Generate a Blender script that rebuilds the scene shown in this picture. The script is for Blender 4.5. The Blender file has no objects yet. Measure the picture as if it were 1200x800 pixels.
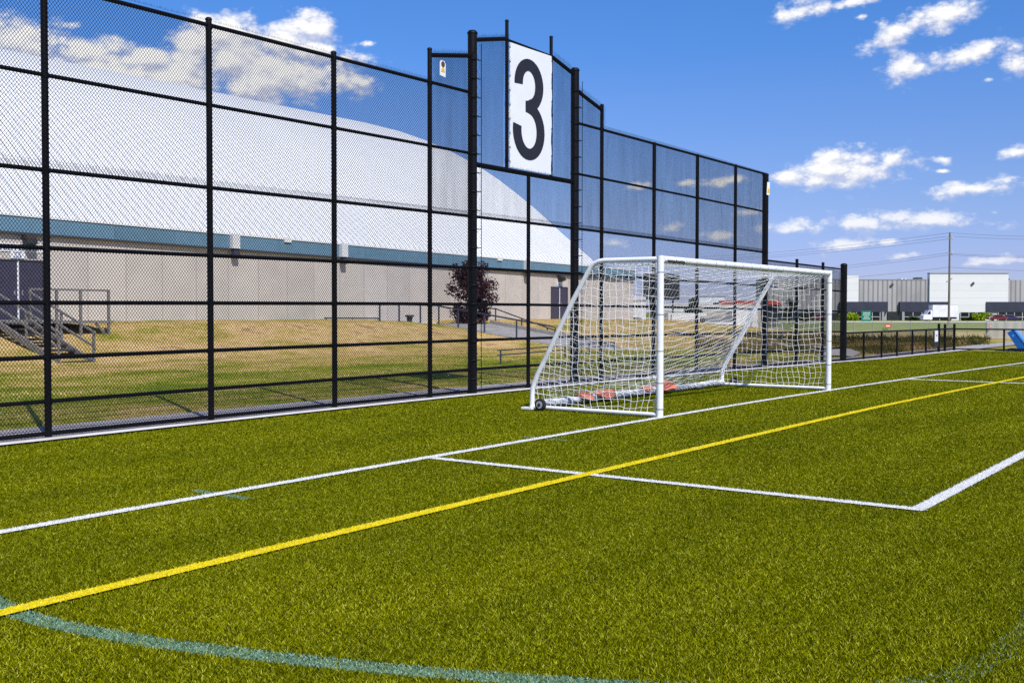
import bpy, math, random
import numpy as np
from mathutils import Vector, Matrix
random.seed(7); rng = np.random.default_rng(7)
D = bpy.data
scene = bpy.context.scene
COL = scene.collection
PI = math.pi

# ------------------------------------------------------------------ camera
RIGHT = Vector((0.5919945, -0.8059412, 0.0011185))
UP = Vector((0.0209404, 0.0167688, 0.9996401))
FWD = Vector((0.8056699, 0.5917580, -0.0268038))
EYE = Vector((-14.9924, -8.1369, 1.6507))
F_PX = 1266.64
cam_data = D.cameras.new("camera"); cam = D.objects.new("camera", cam_data); COL.objects.link(cam)
m3 = Matrix((RIGHT, UP, -FWD)).transposed()
cam.matrix_world = Matrix.Translation(EYE) @ m3.to_4x4()
cam_data.sensor_width = 36.0; cam_data.lens = 36.0 * F_PX / 1200.0
cam_data.clip_start = 0.1; cam_data.clip_end = 6000
scene.camera = cam
FH = Vector((FWD.x, FWD.y, 0)).normalized(); RH = Vector((RIGHT.x, RIGHT.y, 0)).normalized()

def far(px, depth, z=None, py=None):
    """world point seen at photo column px at a given depth (metres along the view)"""
    d = RIGHT * ((px - 600) / F_PX) + UP * ((400 - (py if py is not None else 366)) / F_PX) + FWD
    p = EYE + d * depth
    if z is not None: p.z = z
    return p

# ------------------------------------------------------------------ scene settings
scene.render.engine = 'CYCLES'
scene.cycles.use_denoising = False
scene.cycles.max_bounces = 6; scene.cycles.transparent_max_bounces = 24
scene.view_settings.view_transform = 'Standard'; scene.view_settings.look = 'None'
scene.view_settings.exposure = 0.0; scene.view_settings.gamma = 1.0

# ------------------------------------------------------------------ materials
def nt_new(name):
    m = D.materials.new(name); m.use_nodes = True
    nt = m.node_tree; nt.nodes.clear(); return m, nt
def N(nt, typ, **kw):
    n = nt.nodes.new(typ)
    for k, v in kw.items():
        if k.startswith('i_'):
            key = k[2:]
            key = int(key) if key.isdigit() else key.replace('_', ' ')
            n.inputs[key].default_value = v
        else: setattr(n, k, v)
    return n
def ramp(nt, stops, interp='LINEAR'):
    r = nt.nodes.new('ShaderNodeValToRGB'); cr = r.color_ramp; cr.interpolation = interp
    while len(cr.elements) < len(stops): cr.elements.new(0.5)
    for e, (p, c) in zip(cr.elements, stops):
        e.position = p; e.color = (*c, 1) if len(c) == 3 else c
    return r
def c3(c): return (c[0], c[1], c[2], 1)
def paint(name, col, rough=0.5, var=0.12, scale=6.0, metal=0.0, spec=0.5, bump=0.0, bscale=60.0, dirt=None, dscale=1.5):
    """plain surface with mottled colour, roughness and fine bump"""
    m, nt = nt_new(name); L = nt.links.new
    out = N(nt, 'ShaderNodeOutputMaterial'); b = N(nt, 'ShaderNodeBsdfPrincipled')
    b.inputs['Metallic'].default_value = metal; b.inputs['Specular IOR Level'].default_value = spec
    g = N(nt, 'ShaderNodeNewGeometry')
    n1 = N(nt, 'ShaderNodeTexNoise', i_Scale=scale, i_Detail=5.0, i_Roughness=0.6); L(g.outputs['Position'], n1.inputs['Vector'])
    lo = [max(0, x * (1 - var)) for x in col]; hi = [min(1, x * (1 + var)) for x in col]
    r = ramp(nt, [(0.3, lo), (0.7, hi)]); L(n1.outputs['Fac'], r.inputs['Fac'])
    src = r.outputs['Color']
    if dirt:
        n2 = N(nt, 'ShaderNodeTexNoise', i_Scale=dscale, i_Detail=6.0, i_Roughness=0.65); L(g.outputs['Position'], n2.inputs['Vector'])
        r2 = ramp(nt, [(0.5, (0, 0, 0)), (0.72, (1, 1, 1))]); L(n2.outputs['Fac'], r2.inputs['Fac'])
        mx = N(nt, 'ShaderNodeMix', data_type='RGBA'); L(r2.outputs['Color'], mx.inputs['Factor']); L(src, mx.inputs['A']); mx.inputs['B'].default_value = c3(dirt)
        src = mx.outputs['Result']
    L(src, b.inputs['Base Color'])
    mr = N(nt, 'ShaderNodeMapRange'); mr.inputs['To Min'].default_value = max(0.02, rough - 0.08); mr.inputs['To Max'].default_value = min(1, rough + 0.12)
    L(n1.outputs['Fac'], mr.inputs['Value']); L(mr.outputs['Result'], b.inputs['Roughness'])
    if bump > 0:
        n3 = N(nt, 'ShaderNodeTexNoise', i_Scale=bscale, i_Detail=4.0); L(g.outputs['Position'], n3.inputs['Vector'])
        bp = N(nt, 'ShaderNodeBump', i_Strength=bump, i_Distance=0.02); L(n3.outputs['Fac'], bp.inputs['Height']); L(bp.outputs['Normal'], b.inputs['Normal'])
    L(b.outputs['BSDF'], out.inputs['Surface'])
    return m
def stripes(name, base, dark, axis, period, width, rough=0.5, var=0.08, bump=0.3, metal=0.0, scale=3.0):
    """sheet with raised seams / ribs every `period` metres along a world direction"""
    m, nt = nt_new(name); L = nt.links.new
    out = N(nt, 'ShaderNodeOutputMaterial'); b = N(nt, 'ShaderNodeBsdfPrincipled', i_Roughness=rough, i_Metallic=metal)
    g = N(nt, 'ShaderNodeNewGeometry')
    dt = N(nt, 'ShaderNodeVectorMath', operation='DOT_PRODUCT'); L(g.outputs['Position'], dt.inputs[0]); dt.inputs[1].default_value = axis
    mo = N(nt, 'ShaderNodeMath', operation='DIVIDE'); L(dt.outputs['Value'], mo.inputs[0]); mo.inputs[1].default_value = period
    fr = N(nt, 'ShaderNodeMath', operation='FRACT'); L(mo.outputs[0], fr.inputs[0])
    fl = N(nt, 'ShaderNodeMath', operation='FLOOR'); L(mo.outputs[0], fl.inputs[0])
    w = width / period
    rr = ramp(nt, [(0.0, (1, 1, 1)), (w * 0.5, (1, 1, 1)), (w, (0, 0, 0)), (1 - w * 0.5, (0, 0, 0)), (1.0, (1, 1, 1))]); L(fr.outputs[0], rr.inputs['Fac'])
    wn = N(nt, 'ShaderNodeTexWhiteNoise', noise_dimensions='1D'); L(fl.outputs[0], wn.inputs['W'])
    n1 = N(nt, 'ShaderNodeTexNoise', i_Scale=scale, i_Detail=5.0); L(g.outputs['Position'], n1.inputs['Vector'])
    ad = N(nt, 'ShaderNodeMath', operation='MULTIPLY_ADD'); L(wn.outputs['Value'], ad.inputs[0]); ad.inputs[1].default_value = 0.45; L(n1.outputs['Fac'], ad.inputs[2])
    cr = ramp(nt, [(0.35, [x * (1 - var) for x in base]), (0.95, [min(1, x * (1 + var)) for x in base])]); L(ad.outputs[0], cr.inputs['Fac'])
    mx = N(nt, 'ShaderNodeMix', data_type='RGBA'); L(rr.outputs['Color'], mx.inputs['Factor']); L(cr.outputs['Color'], mx.inputs['A']); mx.inputs['B'].default_value = c3(dark)
    L(mx.outputs['Result'], b.inputs['Base Color'])
    bp = N(nt, 'ShaderNodeBump', i_Strength=bump, i_Distance=0.05); L(rr.outputs['Color'], bp.inputs['Height']); L(bp.outputs['Normal'], b.inputs['Normal'])
    L(b.outputs['BSDF'], out.inputs['Surface']); return m
def blades_mat(name, stops, trans=0.25, big=None, bigscale=0.35, rough=0.55):
    """fibre / leaf material: colour from the per-fibre attribute 'rnd', patches from world noise"""
    m, nt = nt_new(name); L = nt.links.new
    out = N(nt, 'ShaderNodeOutputMaterial')
    at = N(nt, 'ShaderNodeAttribute', attribute_name='rnd'); r = ramp(nt, stops); L(at.outputs['Fac'], r.inputs['Fac'])
    src = r.outputs['Color']
    if big:
        g = N(nt, 'ShaderNodeNewGeometry')
        mpp = N(nt, 'ShaderNodeMapping'); mpp.inputs['Scale'].default_value = (0.45, 1.5, 1.0); L(g.outputs['Position'], mpp.inputs['Vector'])
        n = N(nt, 'ShaderNodeTexNoise', i_Scale=bigscale, i_Detail=6.0, i_Roughness=0.68); L(mpp.outputs['Vector'], n.inputs['Vector'])
        r2 = ramp(nt, [(0.38, big[0]), (0.62, big[1])]); L(n.outputs['Fac'], r2.inputs['Fac'])
        mx = N(nt, 'ShaderNodeMix', data_type='RGBA', blend_type='MULTIPLY'); mx.inputs['Factor'].default_value = 1.0
        L(src, mx.inputs['A']); L(r2.outputs['Color'], mx.inputs['B']); src = mx.outputs['Result']
    b = N(nt, 'ShaderNodeBsdfPrincipled', i_Roughness=rough); b.inputs['Specular IOR Level'].default_value = 0.015
    L(src, b.inputs['Base Color'])
    t = N(nt, 'ShaderNodeBsdfTranslucent'); L(src, t.inputs['Color'])
    ms = N(nt, 'ShaderNodeMixShader'); ms.inputs['Fac'].default_value = trans
    L(b.outputs['BSDF'], ms.inputs[1]); L(t.outputs['BSDF'], ms.inputs[2]); L(ms.outputs['Shader'], out.inputs['Surface'])
    return m

M = {}
M['vinyl'] = paint('black_vinyl', (0.004, 0.004, 0.0055), 0.5, 0.3, 20, spec=0.18, bump=0.15, bscale=120)
M['wire'] = paint('black_wire', (0.006, 0.006, 0.009), 0.6, 0.2, 20, spec=0.15)
M['white_paint'] = paint('white_powder_coat', (0.89, 0.89, 0.89), 0.35, 0.03, 8, dirt=(0.74, 0.74, 0.72), dscale=3.0)
M['white_net'] = paint('white_twine', (0.9, 0.9, 0.9), 0.8, 0.06, 15, spec=0.2)
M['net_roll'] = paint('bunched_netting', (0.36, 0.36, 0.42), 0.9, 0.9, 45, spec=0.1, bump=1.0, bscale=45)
M['rubber'] = paint('black_rubber', (0.015, 0.015, 0.015), 0.7, 0.3, 30)
M['rim'] = paint('grey_rim', (0.42, 0.43, 0.45), 0.4, 0.1, 20)
M['sandbag'] = paint('faded_orange_bag', (0.64, 0.20, 0.13), 0.75, 0.18, 9, spec=0.2, bump=0.5, bscale=40)
M['sign_white'] = paint('banner_white', (0.82, 0.82, 0.83), 0.45, 0.03, 2)
M['sign_black'] = paint('banner_black', (0.016, 0.014, 0.02), 0.5, 0.15, 4)
M['yellow_print'] = paint('yellow_print', (0.75, 0.45, 0.03), 0.5, 0.1, 8)
M['brown_print'] = paint('brown_print', (0.12, 0.05, 0.03), 0.5, 0.1, 8)
M['white_print'] = paint('white_plate', (0.8, 0.8, 0.8), 0.45, 0.04, 8)
M['red_print'] = paint('red_print', (0.62, 0.06, 0.03), 0.5, 0.1, 8)
M['blue_print'] = paint('blue_print', (0.03, 0.06, 0.32), 0.5, 0.1, 8)
M['asphalt'] = paint('asphalt_path', (0.43, 0.395, 0.40), 0.9, 0.2, 9, spec=0.2, bump=0.4, bscale=90, dirt=(0.3, 0.275, 0.27), dscale=0.9)
M['kerb'] = paint('white_kerb', (0.74, 0.72, 0.69), 0.8, 0.1, 5, bump=0.2, dirt=(0.5, 0.47, 0.42), dscale=1.2)
M['concrete'] = paint('concrete', (0.36, 0.34, 0.32), 0.9, 0.16, 3, spec=0.2, bump=0.3, bscale=30, dirt=(0.25, 0.23, 0.21), dscale=0.8)
M['wall'] = stripes('precast_wall', (0.55, 0.495, 0.45), (0.47, 0.42, 0.38), (1, 0, 0), 1.83, 0.06, 0.85, 0.10, 0.25, scale=0.9)
M['fascia'] = stripes('teal_fascia', (0.12, 0.23, 0.32), (0.085, 0.17, 0.24), (1, 0, 0), 3.05, 0.03, 0.55, 0.12, 0.15)
M['trim_dark'] = paint('dark_drip_edge', (0.05, 0.05, 0.055), 0.6)
M['roof'] = stripes('white_seam_roof', (0.82, 0.82, 0.81), (0.37, 0.38, 0.40), (1, 0, 0), 0.42, 0.055, 0.45, 0.03, 0.5, scale=0.15)
M['door'] = paint('dark_violet_door', (0.052, 0.046, 0.078), 0.4, 0.12, 3)
M['grey_metal'] = paint('galvanised_steel', (0.34, 0.34, 0.35), 0.5, 0.18, 10, metal=0.3)
M['stair'] = paint('weathered_grey_stair', (0.19, 0.18, 0.17), 0.75, 0.25, 7)
M['blue_rail'] = paint('dark_blue_rail', (0.035, 0.045, 0.085), 0.5, 0.2, 8)
M['white_box'] = paint('white_trailer', (0.76, 0.76, 0.77), 0.45, 0.06, 1.2, dirt=(0.6, 0.6, 0.6), dscale=0.5)
M['grey_box'] = paint('grey_yard_screen', (0.20, 0.205, 0.23), 0.75, 0.3, 1.5)
M['tan_wall'] = paint('tan_wall', (0.5, 0.43, 0.37), 0.8, 0.1, 1)
M['red_canopy'] = paint('red_canopy', (0.42, 0.05, 0.03), 0.6, 0.2, 2)
M['dark_panel'] = paint('dark_board', (0.014, 0.016, 0.018), 0.5, 0.3, 1)
M['rib_grey'] = stripes('ribbed_grey_cladding', (0.33, 0.315, 0.31), (0.19, 0.18, 0.185), tuple(RH), 1.15, 0.34, 0.7, 0.2, 0.3, scale=0.2)
M['panel_white'] = stripes('white_cladding', (0.71, 0.705, 0.69), (0.60, 0.595, 0.585), (0, 0, 1), 1.75, 0.1, 0.5, 0.03, 0.1, scale=0.3)
M['navy'] = paint('navy_fascia', (0.028, 0.03, 0.052), 0.5, 0.15, 0.6)
M['glass'] = paint('dark_window_glass', (0.012, 0.013, 0.016), 0.12, 0.2, 0.6)
M['mullion'] = paint('grey_mullion', (0.38, 0.38, 0.38), 0.5)
M['green_sign'] = paint('green_sign_sheet', (0.01, 0.20, 0.12), 0.5, 0.06, 2)
M['blue_plastic'] = paint('blue_plastic', (0.012, 0.14, 0.52), 0.4, 0.1, 3)
M['blue_light'] = paint('blue_plastic_edge', (0.12, 0.36, 0.78), 0.4, 0.1, 3)
M['blue_dark'] = paint('navy_base', (0.012, 0.022, 0.10), 0.5, 0.1, 3)
M['pole_wood'] = paint('weathered_pole', (0.19, 0.15, 0.10), 0.9, 0.3, 6, dirt=(0.10, 0.085, 0.06), dscale=2)
M['bark'] = paint('bark', (0.075, 0.055, 0.04), 0.95, 0.35, 14, bump=0.8, bscale=50)
M['car_red'] = paint('dark_red_paint', (0.16, 0.015, 0.025), 0.25, 0.05, 2)
M['car_blue'] = paint('dark_blue_paint', (0.03, 0.025, 0.11), 0.25, 0.05, 2)
M['litter'] = paint('crumpled_paper', (0.8, 0.8, 0.8), 0.8, 0.1, 30)
M['dark_bin'] = paint('dark_bin_plastic', (0.03, 0.03, 0.032), 0.6, 0.2, 6)
M['lamp'] = paint('bronze_lamp', (0.06, 0.045, 0.035), 0.5, 0.2, 8)

# netting cloth behind the upper chain link: a fine knitted mesh
def netting_mat(name='fine_black_netting', lo=0.16, hi=0.36):
    m, nt = nt_new(name); L = nt.links.new
    out = N(nt, 'ShaderNodeOutputMaterial'); b = N(nt, 'ShaderNodeBsdfDiffuse'); b.inputs['Color'].default_value = (0.05, 0.06, 0.075, 1)
    t = N(nt, 'ShaderNodeBsdfTransparent'); ms = N(nt, 'ShaderNodeMixShader')
    g = N(nt, 'ShaderNodeNewGeometry'); mp = N(nt, 'ShaderNodeMapping'); mp.inputs['Scale'].default_value = (3.5, 3.5, 0.35); L(g.outputs['Position'], mp.inputs['Vector'])
    n = N(nt, 'ShaderNodeTexNoise', i_Scale=1.6, i_Detail=4.0, i_Roughness=0.6); L(mp.outputs['Vector'], n.inputs['Vector'])
    mr = N(nt, 'ShaderNodeMapRange'); mr.inputs['From Min'].default_value = 0.3; mr.inputs['From Max'].default_value = 0.7
    mr.inputs['To Min'].default_value = lo; mr.inputs['To Max'].default_value = hi
    L(n.outputs['Fac'], mr.inputs['Value']); L(mr.outputs['Result'], ms.inputs['Fac'])
    L(t.outputs['BSDF'], ms.inputs[1]); L(b.outputs['BSDF'], ms.inputs[2]); L(ms.outputs['Shader'], out.inputs['Surface']); return m
M['netting'] = netting_mat(); M['netting_thin'] = netting_mat('thin_black_netting', 0.06, 0.22)
def screen_mat(name, col, op):
    m, nt = nt_new(name); L = nt.links.new
    out = N(nt, 'ShaderNodeOutputMaterial'); b = N(nt, 'ShaderNodeBsdfDiffuse'); b.inputs['Color'].default_value = c3(col)
    t = N(nt, 'ShaderNodeBsdfTransparent'); ms = N(nt, 'ShaderNodeMixShader'); ms.inputs['Fac'].default_value = op
    L(t.outputs['BSDF'], ms.inputs[1]); L(b.outputs['BSDF'], ms.inputs[2]); L(ms.outputs['Shader'], out.inputs['Surface']); return m
M['link_haze'] = screen_mat('galvanised_mesh', (0.35, 0.36, 0.36), 0.28)
M['shade_cloth'] = screen_mat('grey_shade_cloth', (0.42, 0.41, 0.42), 0.72)
M['low_mesh'] = screen_mat('fine_black_fence_mesh', (0.01, 0.01, 0.012), 0.30)

# ------------------------------------------------------------------ mesh builder
class MB:
    def __init__(s): s.v = []; s.f = []; s.n = 0
    def add(s, v, f):
        v = np.asarray(v, float).reshape(-1, 3); s.v.append(v)
        s.f += [tuple(i + s.n for i in q) for q in f]; s.n += len(v); return s
    def quad(s, a, b, c, d): return s.add([a, b, c, d], [(0, 1, 2, 3)])
    def obox(s, o, ax, ay, az):
        """box from corner-centre o with half axes"""
        o, ax, ay, az = (np.array(q, float) for q in (o, ax, ay, az))
        vs = [o + sx * ax + sy * ay + sz * az for sz in (-1, 1) for sy in (-1, 1) for sx in (-1, 1)]
        return s.add(vs, [(0, 2, 3, 1), (4, 5, 7, 6), (0, 1, 5, 4), (2, 6, 7, 3), (0, 4, 6, 2), (1, 3, 7, 5)])
    def box(s, x0, x1, y0, y1, z0, z1):
        return s.obox(((x0 + x1) / 2, (y0 + y1) / 2, (z0 + z1) / 2), ((x1 - x0) / 2, 0, 0), (0, (y1 - y0) / 2, 0), (0, 0, (z1 - z0) / 2))
    def fbox(s, c, lat, dep, h, rgt=None, fw=None):
        """box standing on point c, axes along a right / forward pair"""
        rgt = rgt or RH; fw = fw or FH
        return s.obox((c[0], c[1], c[2] + h / 2), np.array(rgt) * lat / 2, np.array(fw) * dep / 2, (0, 0, h / 2))
    def tube(s, pts, r, n=10, caps=True):
        P = [np.array(p, float) for p in pts]; k = len(P)
        R = [r] * k if np.isscalar(r) else r
        up = None; vs = []
        for i in range(k):
            t = (P[min(i + 1, k - 1)] - P[max(i - 1, 0)]); t /= (np.linalg.norm(t) + 1e-12)
            if up is None:
                up = np.array((0, 0, 1.0)) if abs(t[2]) < 0.9 else np.array((1.0, 0, 0))
            a = np.cross(t, up); a /= np.linalg.norm(a); up = np.cross(a, t)
            for j in range(n):
                an = 2 * PI * j / n; vs.append(P[i] + R[i] * (math.cos(an) * a + math.sin(an) * up))
        fs = [(i * n + j, i * n + (j + 1) % n, (i + 1) * n + (j + 1) % n, (i + 1) * n + j) for i in range(k - 1) for j in range(n)]
        if caps: fs += [tuple(reversed(range(n))), tuple(range((k - 1) * n, k * n))]
        return s.add(vs, fs)
    def prism(s, poly, o, ax, ay, depth):
        """polygon (2D list) in plane o+ax*u+ay*v, extruded by vector depth"""
        o, ax, ay, dp = (np.array(q, float) for q in (o, ax, ay, depth)); n = len(poly)
        a = [o + ax * u + ay * v for u, v in poly]; b = [p + dp for p in a]
        return s.add(a + b, [tuple(range(n)), tuple(range(2 * n - 1, n - 1, -1))] + [(i, i + n, (i + 1) % n + n, (i + 1) % n) for i in range(n)])
    def grid(s, P):
        P = np.asarray(P); a, b = P.shape[:2]
        return s.add(P.reshape(-1, 3), [(i * b + j, i * b + j + 1, (i + 1) * b + j + 1, (i + 1) * b + j) for i in range(a - 1) for j in range(b - 1)])
    def build(s, name, mat, parent=None, smooth=False, attr=None, bevel=0.0):
        V = np.concatenate(s.v) if s.v else np.zeros((0, 3))
        if parent is not None:
            V = V - np.array(origin_of(parent))
        me = D.meshes.new(name); me.from_pydata(V.tolist(), [], s.f)
        if attr is not None:
            me.attributes.new('rnd', 'FLOAT', 'POINT').data.foreach_set('value', np.asarray(attr, np.float32))
        if smooth:
            me.polygons.foreach_set('use_smooth', [True] * len(me.polygons))
            try: me.set_sharp_from_angle(angle=math.radians(40))
            except Exception: pass
        me.materials.append(mat); me.validate()
        o = D.objects.new(name, me); COL.objects.link(o)
        if parent is not None: o.parent = parent
        if bevel:
            bv = o.modifiers.new('bevel', 'BEVEL'); bv.width = bevel; bv.segments = 2; bv.limit_method = 'ANGLE'
        return o
def origin_of(o):
    p = Vector((0, 0, 0))
    while o is not None: p = p + o.location; o = o.parent
    return p
def tri_object(name, V, mat, rnd, parent=None):
    """many separate triangles in one mesh, V: (n,3,3)"""
    n = len(V); me = D.meshes.new(name)
    me.vertices.add(n * 3); me.vertices.foreach_set('co', V.reshape(-1).astype(np.float32))
    me.loops.add(n * 3); me.loops.foreach_set('vertex_index', np.arange(n * 3, dtype=np.int32))
    me.polygons.add(n); me.polygons.foreach_set('loop_start', np.arange(0, n * 3, 3, dtype=np.int32))
    me.update(calc_edges=True)
    me.attributes.new('rnd', 'FLOAT', 'POINT').data.foreach_set('value', np.repeat(rnd, 3).astype(np.float32))
    me.materials.append(mat); o = D.objects.new(name, me); COL.objects.link(o)
    if parent is not None: o.parent = parent
    return o
def tag(o, label=None, cat=None, group=None, kind=None):
    if label: o['label'] = label
    if cat: o['category'] = cat
    if group: o['group'] = group
    if kind: o['kind'] = kind
    return o
def thing(name, loc, label, cat, group=None):
    o = D.objects.new(name, None); o.empty_display_size = 0.3; COL.objects.link(o); o.location = loc
    return tag(o, label, cat, group)
def text_mesh(name, s, size, mat, loc, rx, ry, parent, depth=0.004, stretch=1.0):
    """lettering as a mesh: rx, ry are the reading and up directions"""
    cu = D.curves.new(name, 'FONT'); cu.body = s; cu.size = size; cu.extrude = depth; cu.align_x = 'CENTER'; cu.align_y = 'CENTER'
    tmp = D.objects.new(name + '_tmp', cu); me = D.meshes.new_from_object(tmp); D.objects.remove(tmp)
    rx = Vector(rx).normalized(); ry = Vector(ry).normalized(); rz = rx.cross(ry)
    off = Vector(loc) - (origin_of(parent) if parent else Vector((0, 0, 0)))
    for v in me.vertices: v.co = off + rx * (v.co.x * stretch) + ry * v.co.y + rz * v.co.z
    me.materials.clear(); me.materials.append(mat); me.name = name
    o = D.objects.new(name, me); COL.objects.link(o)
    if parent: o.parent = parent
    return o

# ------------------------------------------------------------------ heights
def crown(X):
    return -np.minimum(0.16, 0.00132 * np.abs(np.asarray(X, float) - 3.71) ** 1.5)
def sstep(a, b, x):
    t = np.clip((np.asarray(x, float) - a) / (b - a), 0, 1); return t * t * (3 - 2 * t)
RX0, RX1 = 28.2, 32.4           # ramp cut through the bank
def ramp_z(Y): return np.interp(Y, [20.0, 28.3, 33], [-0.12, 1.02, 1.02])
def terrain(X, Y):
    X = np.asarray(X, float); Y = np.asarray(Y, float)
    base = crown(X)
    bank = np.interp(Y, [8, 12.5, 19, 22.4, 25, 28, 30, 60, 90], [0, 0.0, 0.02, 0.05, 0.55, 1.17, 1.26, 1.26, 0.0])
    bank2 = np.interp(Y, [18, 21, 24, 27.5, 30, 60, 90], [0, 0.10, 0.48, 1.0, 1.2, 1.2, 0.0])
    k = sstep(24.5, 29.0, X); b = bank * (1 - k) + bank2 * k
    b = b * (1 - sstep(55, 84, X)) * sstep(-140, -90, X)
    z = base * (1 - sstep(10, 25, Y)) + b - 0.16 * sstep(10, 25, Y) * sstep(40, 70, X)
    z = z + 0.03 * np.sin(X * 0.9 + 1.3 * np.sin(Y * 0.4)) * sstep(9, 14, Y) * (1 - sstep(60, 90, X))
    # cut for the ramp with grass side slopes
    inside = np.maximum(np.maximum(RX0 - X, X - RX1), 0) * 0.55
    cut = ramp_z(Y) - 0.06 + inside + 6 * sstep(33, 36, Y) + 5 * np.clip(18 - Y, 0, 1)
    z = np.where((Y > 17.5) & (Y < 35), np.minimum(z, cut), z)
    z = np.where(Y < 7.2, base - 0.035, z)
    d = np.hypot(X, Y)
    return z - 0.0 * d

# ------------------------------------------------------------------ ground
def ground_mat():
    m, nt = nt_new('dry_and_green_grass_ground'); L = nt.links.new
    out = N(nt, 'ShaderNodeOutputMaterial'); b = N(nt, 'ShaderNodeBsdfPrincipled', i_Roughness=0.95); b.inputs['Specular IOR Level'].default_value = 0.1
    g = N(nt, 'ShaderNodeNewGeometry'); at = N(nt, 'ShaderNodeAttribute', attribute_name='dry')
    n = N(nt, 'ShaderNodeTexNoise', i_Scale=0.45, i_Detail=8.0, i_Roughness=0.7); L(g.outputs['Position'], n.inputs['Vector'])
    ad = N(nt, 'ShaderNodeMath', operation='MULTIPLY_ADD'); L(n.outputs['Fac'], ad.inputs[0]); ad.inputs[1].default_value = 2.2; L(at.outputs['Fac'], ad.inputs[2])
    sb = N(nt, 'ShaderNodeMath', operation='SUBTRACT'); L(ad.outputs[0], sb.inputs[0]); sb.inputs[1].default_value = 1.1
    r = ramp(nt, [(0.0, (0.13, 0.20, 0.008)), (0.35, (0.30, 0.30, 0.025)), (0.6, (0.58, 0.41, 0.13)), (0.85, (0.75, 0.51, 0.24)), (1.0, (0.44, 0.28, 0.12))]); L(sb.outputs[0], r.inputs['Fac'])
    n2 = N(nt, 'ShaderNodeTexNoise', i_Scale=7.0, i_Detail=6.0, i_Roughness=0.75); L(g.outputs['Position'], n2.inputs['Vector'])
    r2 = ramp(nt, [(0.3, (0.55, 0.55, 0.55)), (0.7, (1.25, 1.25, 1.25))]); L(n2.outputs['Fac'], r2.inputs['Fac'])
    mx = N(nt, 'ShaderNodeMix', data_type='RGBA', blend_type='MULTIPLY'); mx.inputs['Factor'].default_value = 1.0
    L(r.outputs['Color'], mx.inputs['A']); L(r2.outputs['Color'], mx.inputs['B']); L(mx.outputs['Result'], b.inputs['Base Color'])
    bp = N(nt, 'ShaderNodeBump', i_Strength=0.8, i_Distance=0.08); L(n2.outputs['Fac'], bp.inputs['Height']); L(bp.outputs['Normal'], b.inputs['Normal'])
    L(b.outputs['BSDF'], out.inputs['Surface']); return m
def dryness(X, Y):
    """0 green lawn .. 1 straw"""
    X = np.asarray(X, float); Y = np.asarray(Y, float)
    dep = (X - EYE.x) * FH.x + (Y - EYE.y) * FH.y
    bank = np.interp(Y, [8, 11, 13.5, 19, 26, 29, 31], [0.42, 0.26, 0.24, 0.54, 0.74, 0.62, 0.45])
    right = np.where(Y < 17, 0.38, 0.62)
    k = sstep(25, 31, X); v = bank * (1 - k) + right * k
    farw = np.interp(dep, [45, 60, 96, 104, 112, 190, 260], [0.6, 0.6, 0.6, 0.5, 0.12, 0.10, 0.2])
    w = sstep(56, 70, X + 0.4 * np.maximum(Y - 20, 0) * 0)
    return v * (1 - w) + farw * w
xs = np.unique(np.concatenate([np.linspace(-40, 90, 261), np.linspace(-3000, -60, 14), np.linspace(95, 300, 42), np.linspace(400, 4000, 12)]))
ys = np.unique(np.concatenate([np.linspace(-3000, -60, 14), np.linspace(-40, 6, 24), np.linspace(7, 40, 100), np.linspace(42, 120, 40), np.linspace(150, 4000, 16)]))
XX, YY = np.meshgrid(xs, ys, indexing='ij')
mb = MB(); mb.grid(np.stack([XX, YY, terrain(XX, YY)], -1))
g_ob = mb.build('ground', ground_mat(), smooth=True)
g_ob.data.attributes.new('dry', 'FLOAT', 'POINT').data.foreach_set('value', dryness(XX, YY).reshape(-1).astype(np.float32))
tag(g_ob, 'grass ground rising to a dry bank by the arena', kind='structure')

def sheet(name, x0, x1, y0, y1, dz, mat, nx=None, kind='structure', label=None):
    nx = nx or max(2, int((x1 - x0) / 1.0)); X = np.linspace(x0, x1, nx)
    P = np.zeros((nx, 2, 3)); P[:, :, 0] = X[:, None]; P[:, 0, 1] = y0; P[:, 1, 1] = y1; P[:, :, 2] = (crown(X) + dz)[:, None]
    o = MB().grid(P).build(name, mat); return tag(o, label, kind=kind)

# artificial turf: dark base sheet under real fibres
def turf_base_mat(name, stops):
    m, nt = nt_new(name); L = nt.links.new
    out = N(nt, 'ShaderNodeOutputMaterial'); b = N(nt, 'ShaderNodeBsdfPrincipled', i_Roughness=0.95); b.inputs['Specular IOR Level'].default_value = 0.1
    g = N(nt, 'ShaderNodeNewGeometry'); n = N(nt, 'ShaderNodeTexNoise', i_Scale=55.0, i_Detail=3.0, i_Roughness=0.7); L(g.outputs['Position'], n.inputs['Vector'])
    r = ramp(nt, stops); L(n.outputs['Fac'], r.inputs['Fac']); L(r.outputs['Color'], b.inputs['Base Color'])
    bp = N(nt, 'ShaderNodeBump', i_Strength=0.7, i_Distance=0.015); L(n.outputs['Fac'], bp.inputs['Height']); L(bp.outputs['Normal'], b.inputs['Normal'])
    L(b.outputs['BSDF'], out.inputs['Surface']); return m
TB = turf_base_mat('turf_backing', [(0.35, (0.016, 0.02, 0.0002)), (0.7, (0.15, 0.17, 0.0008))])
turf = sheet('turf', -60, 39.6, -60, 5.05, 0.0, TB, 100, label='olive green artificial turf of the playing field')
sheet('kerb_strip', -60, 39.7, 5.04, 5.25, 0.034, M['kerb'], 100, label='white strip edging the turf along the fence')
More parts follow.
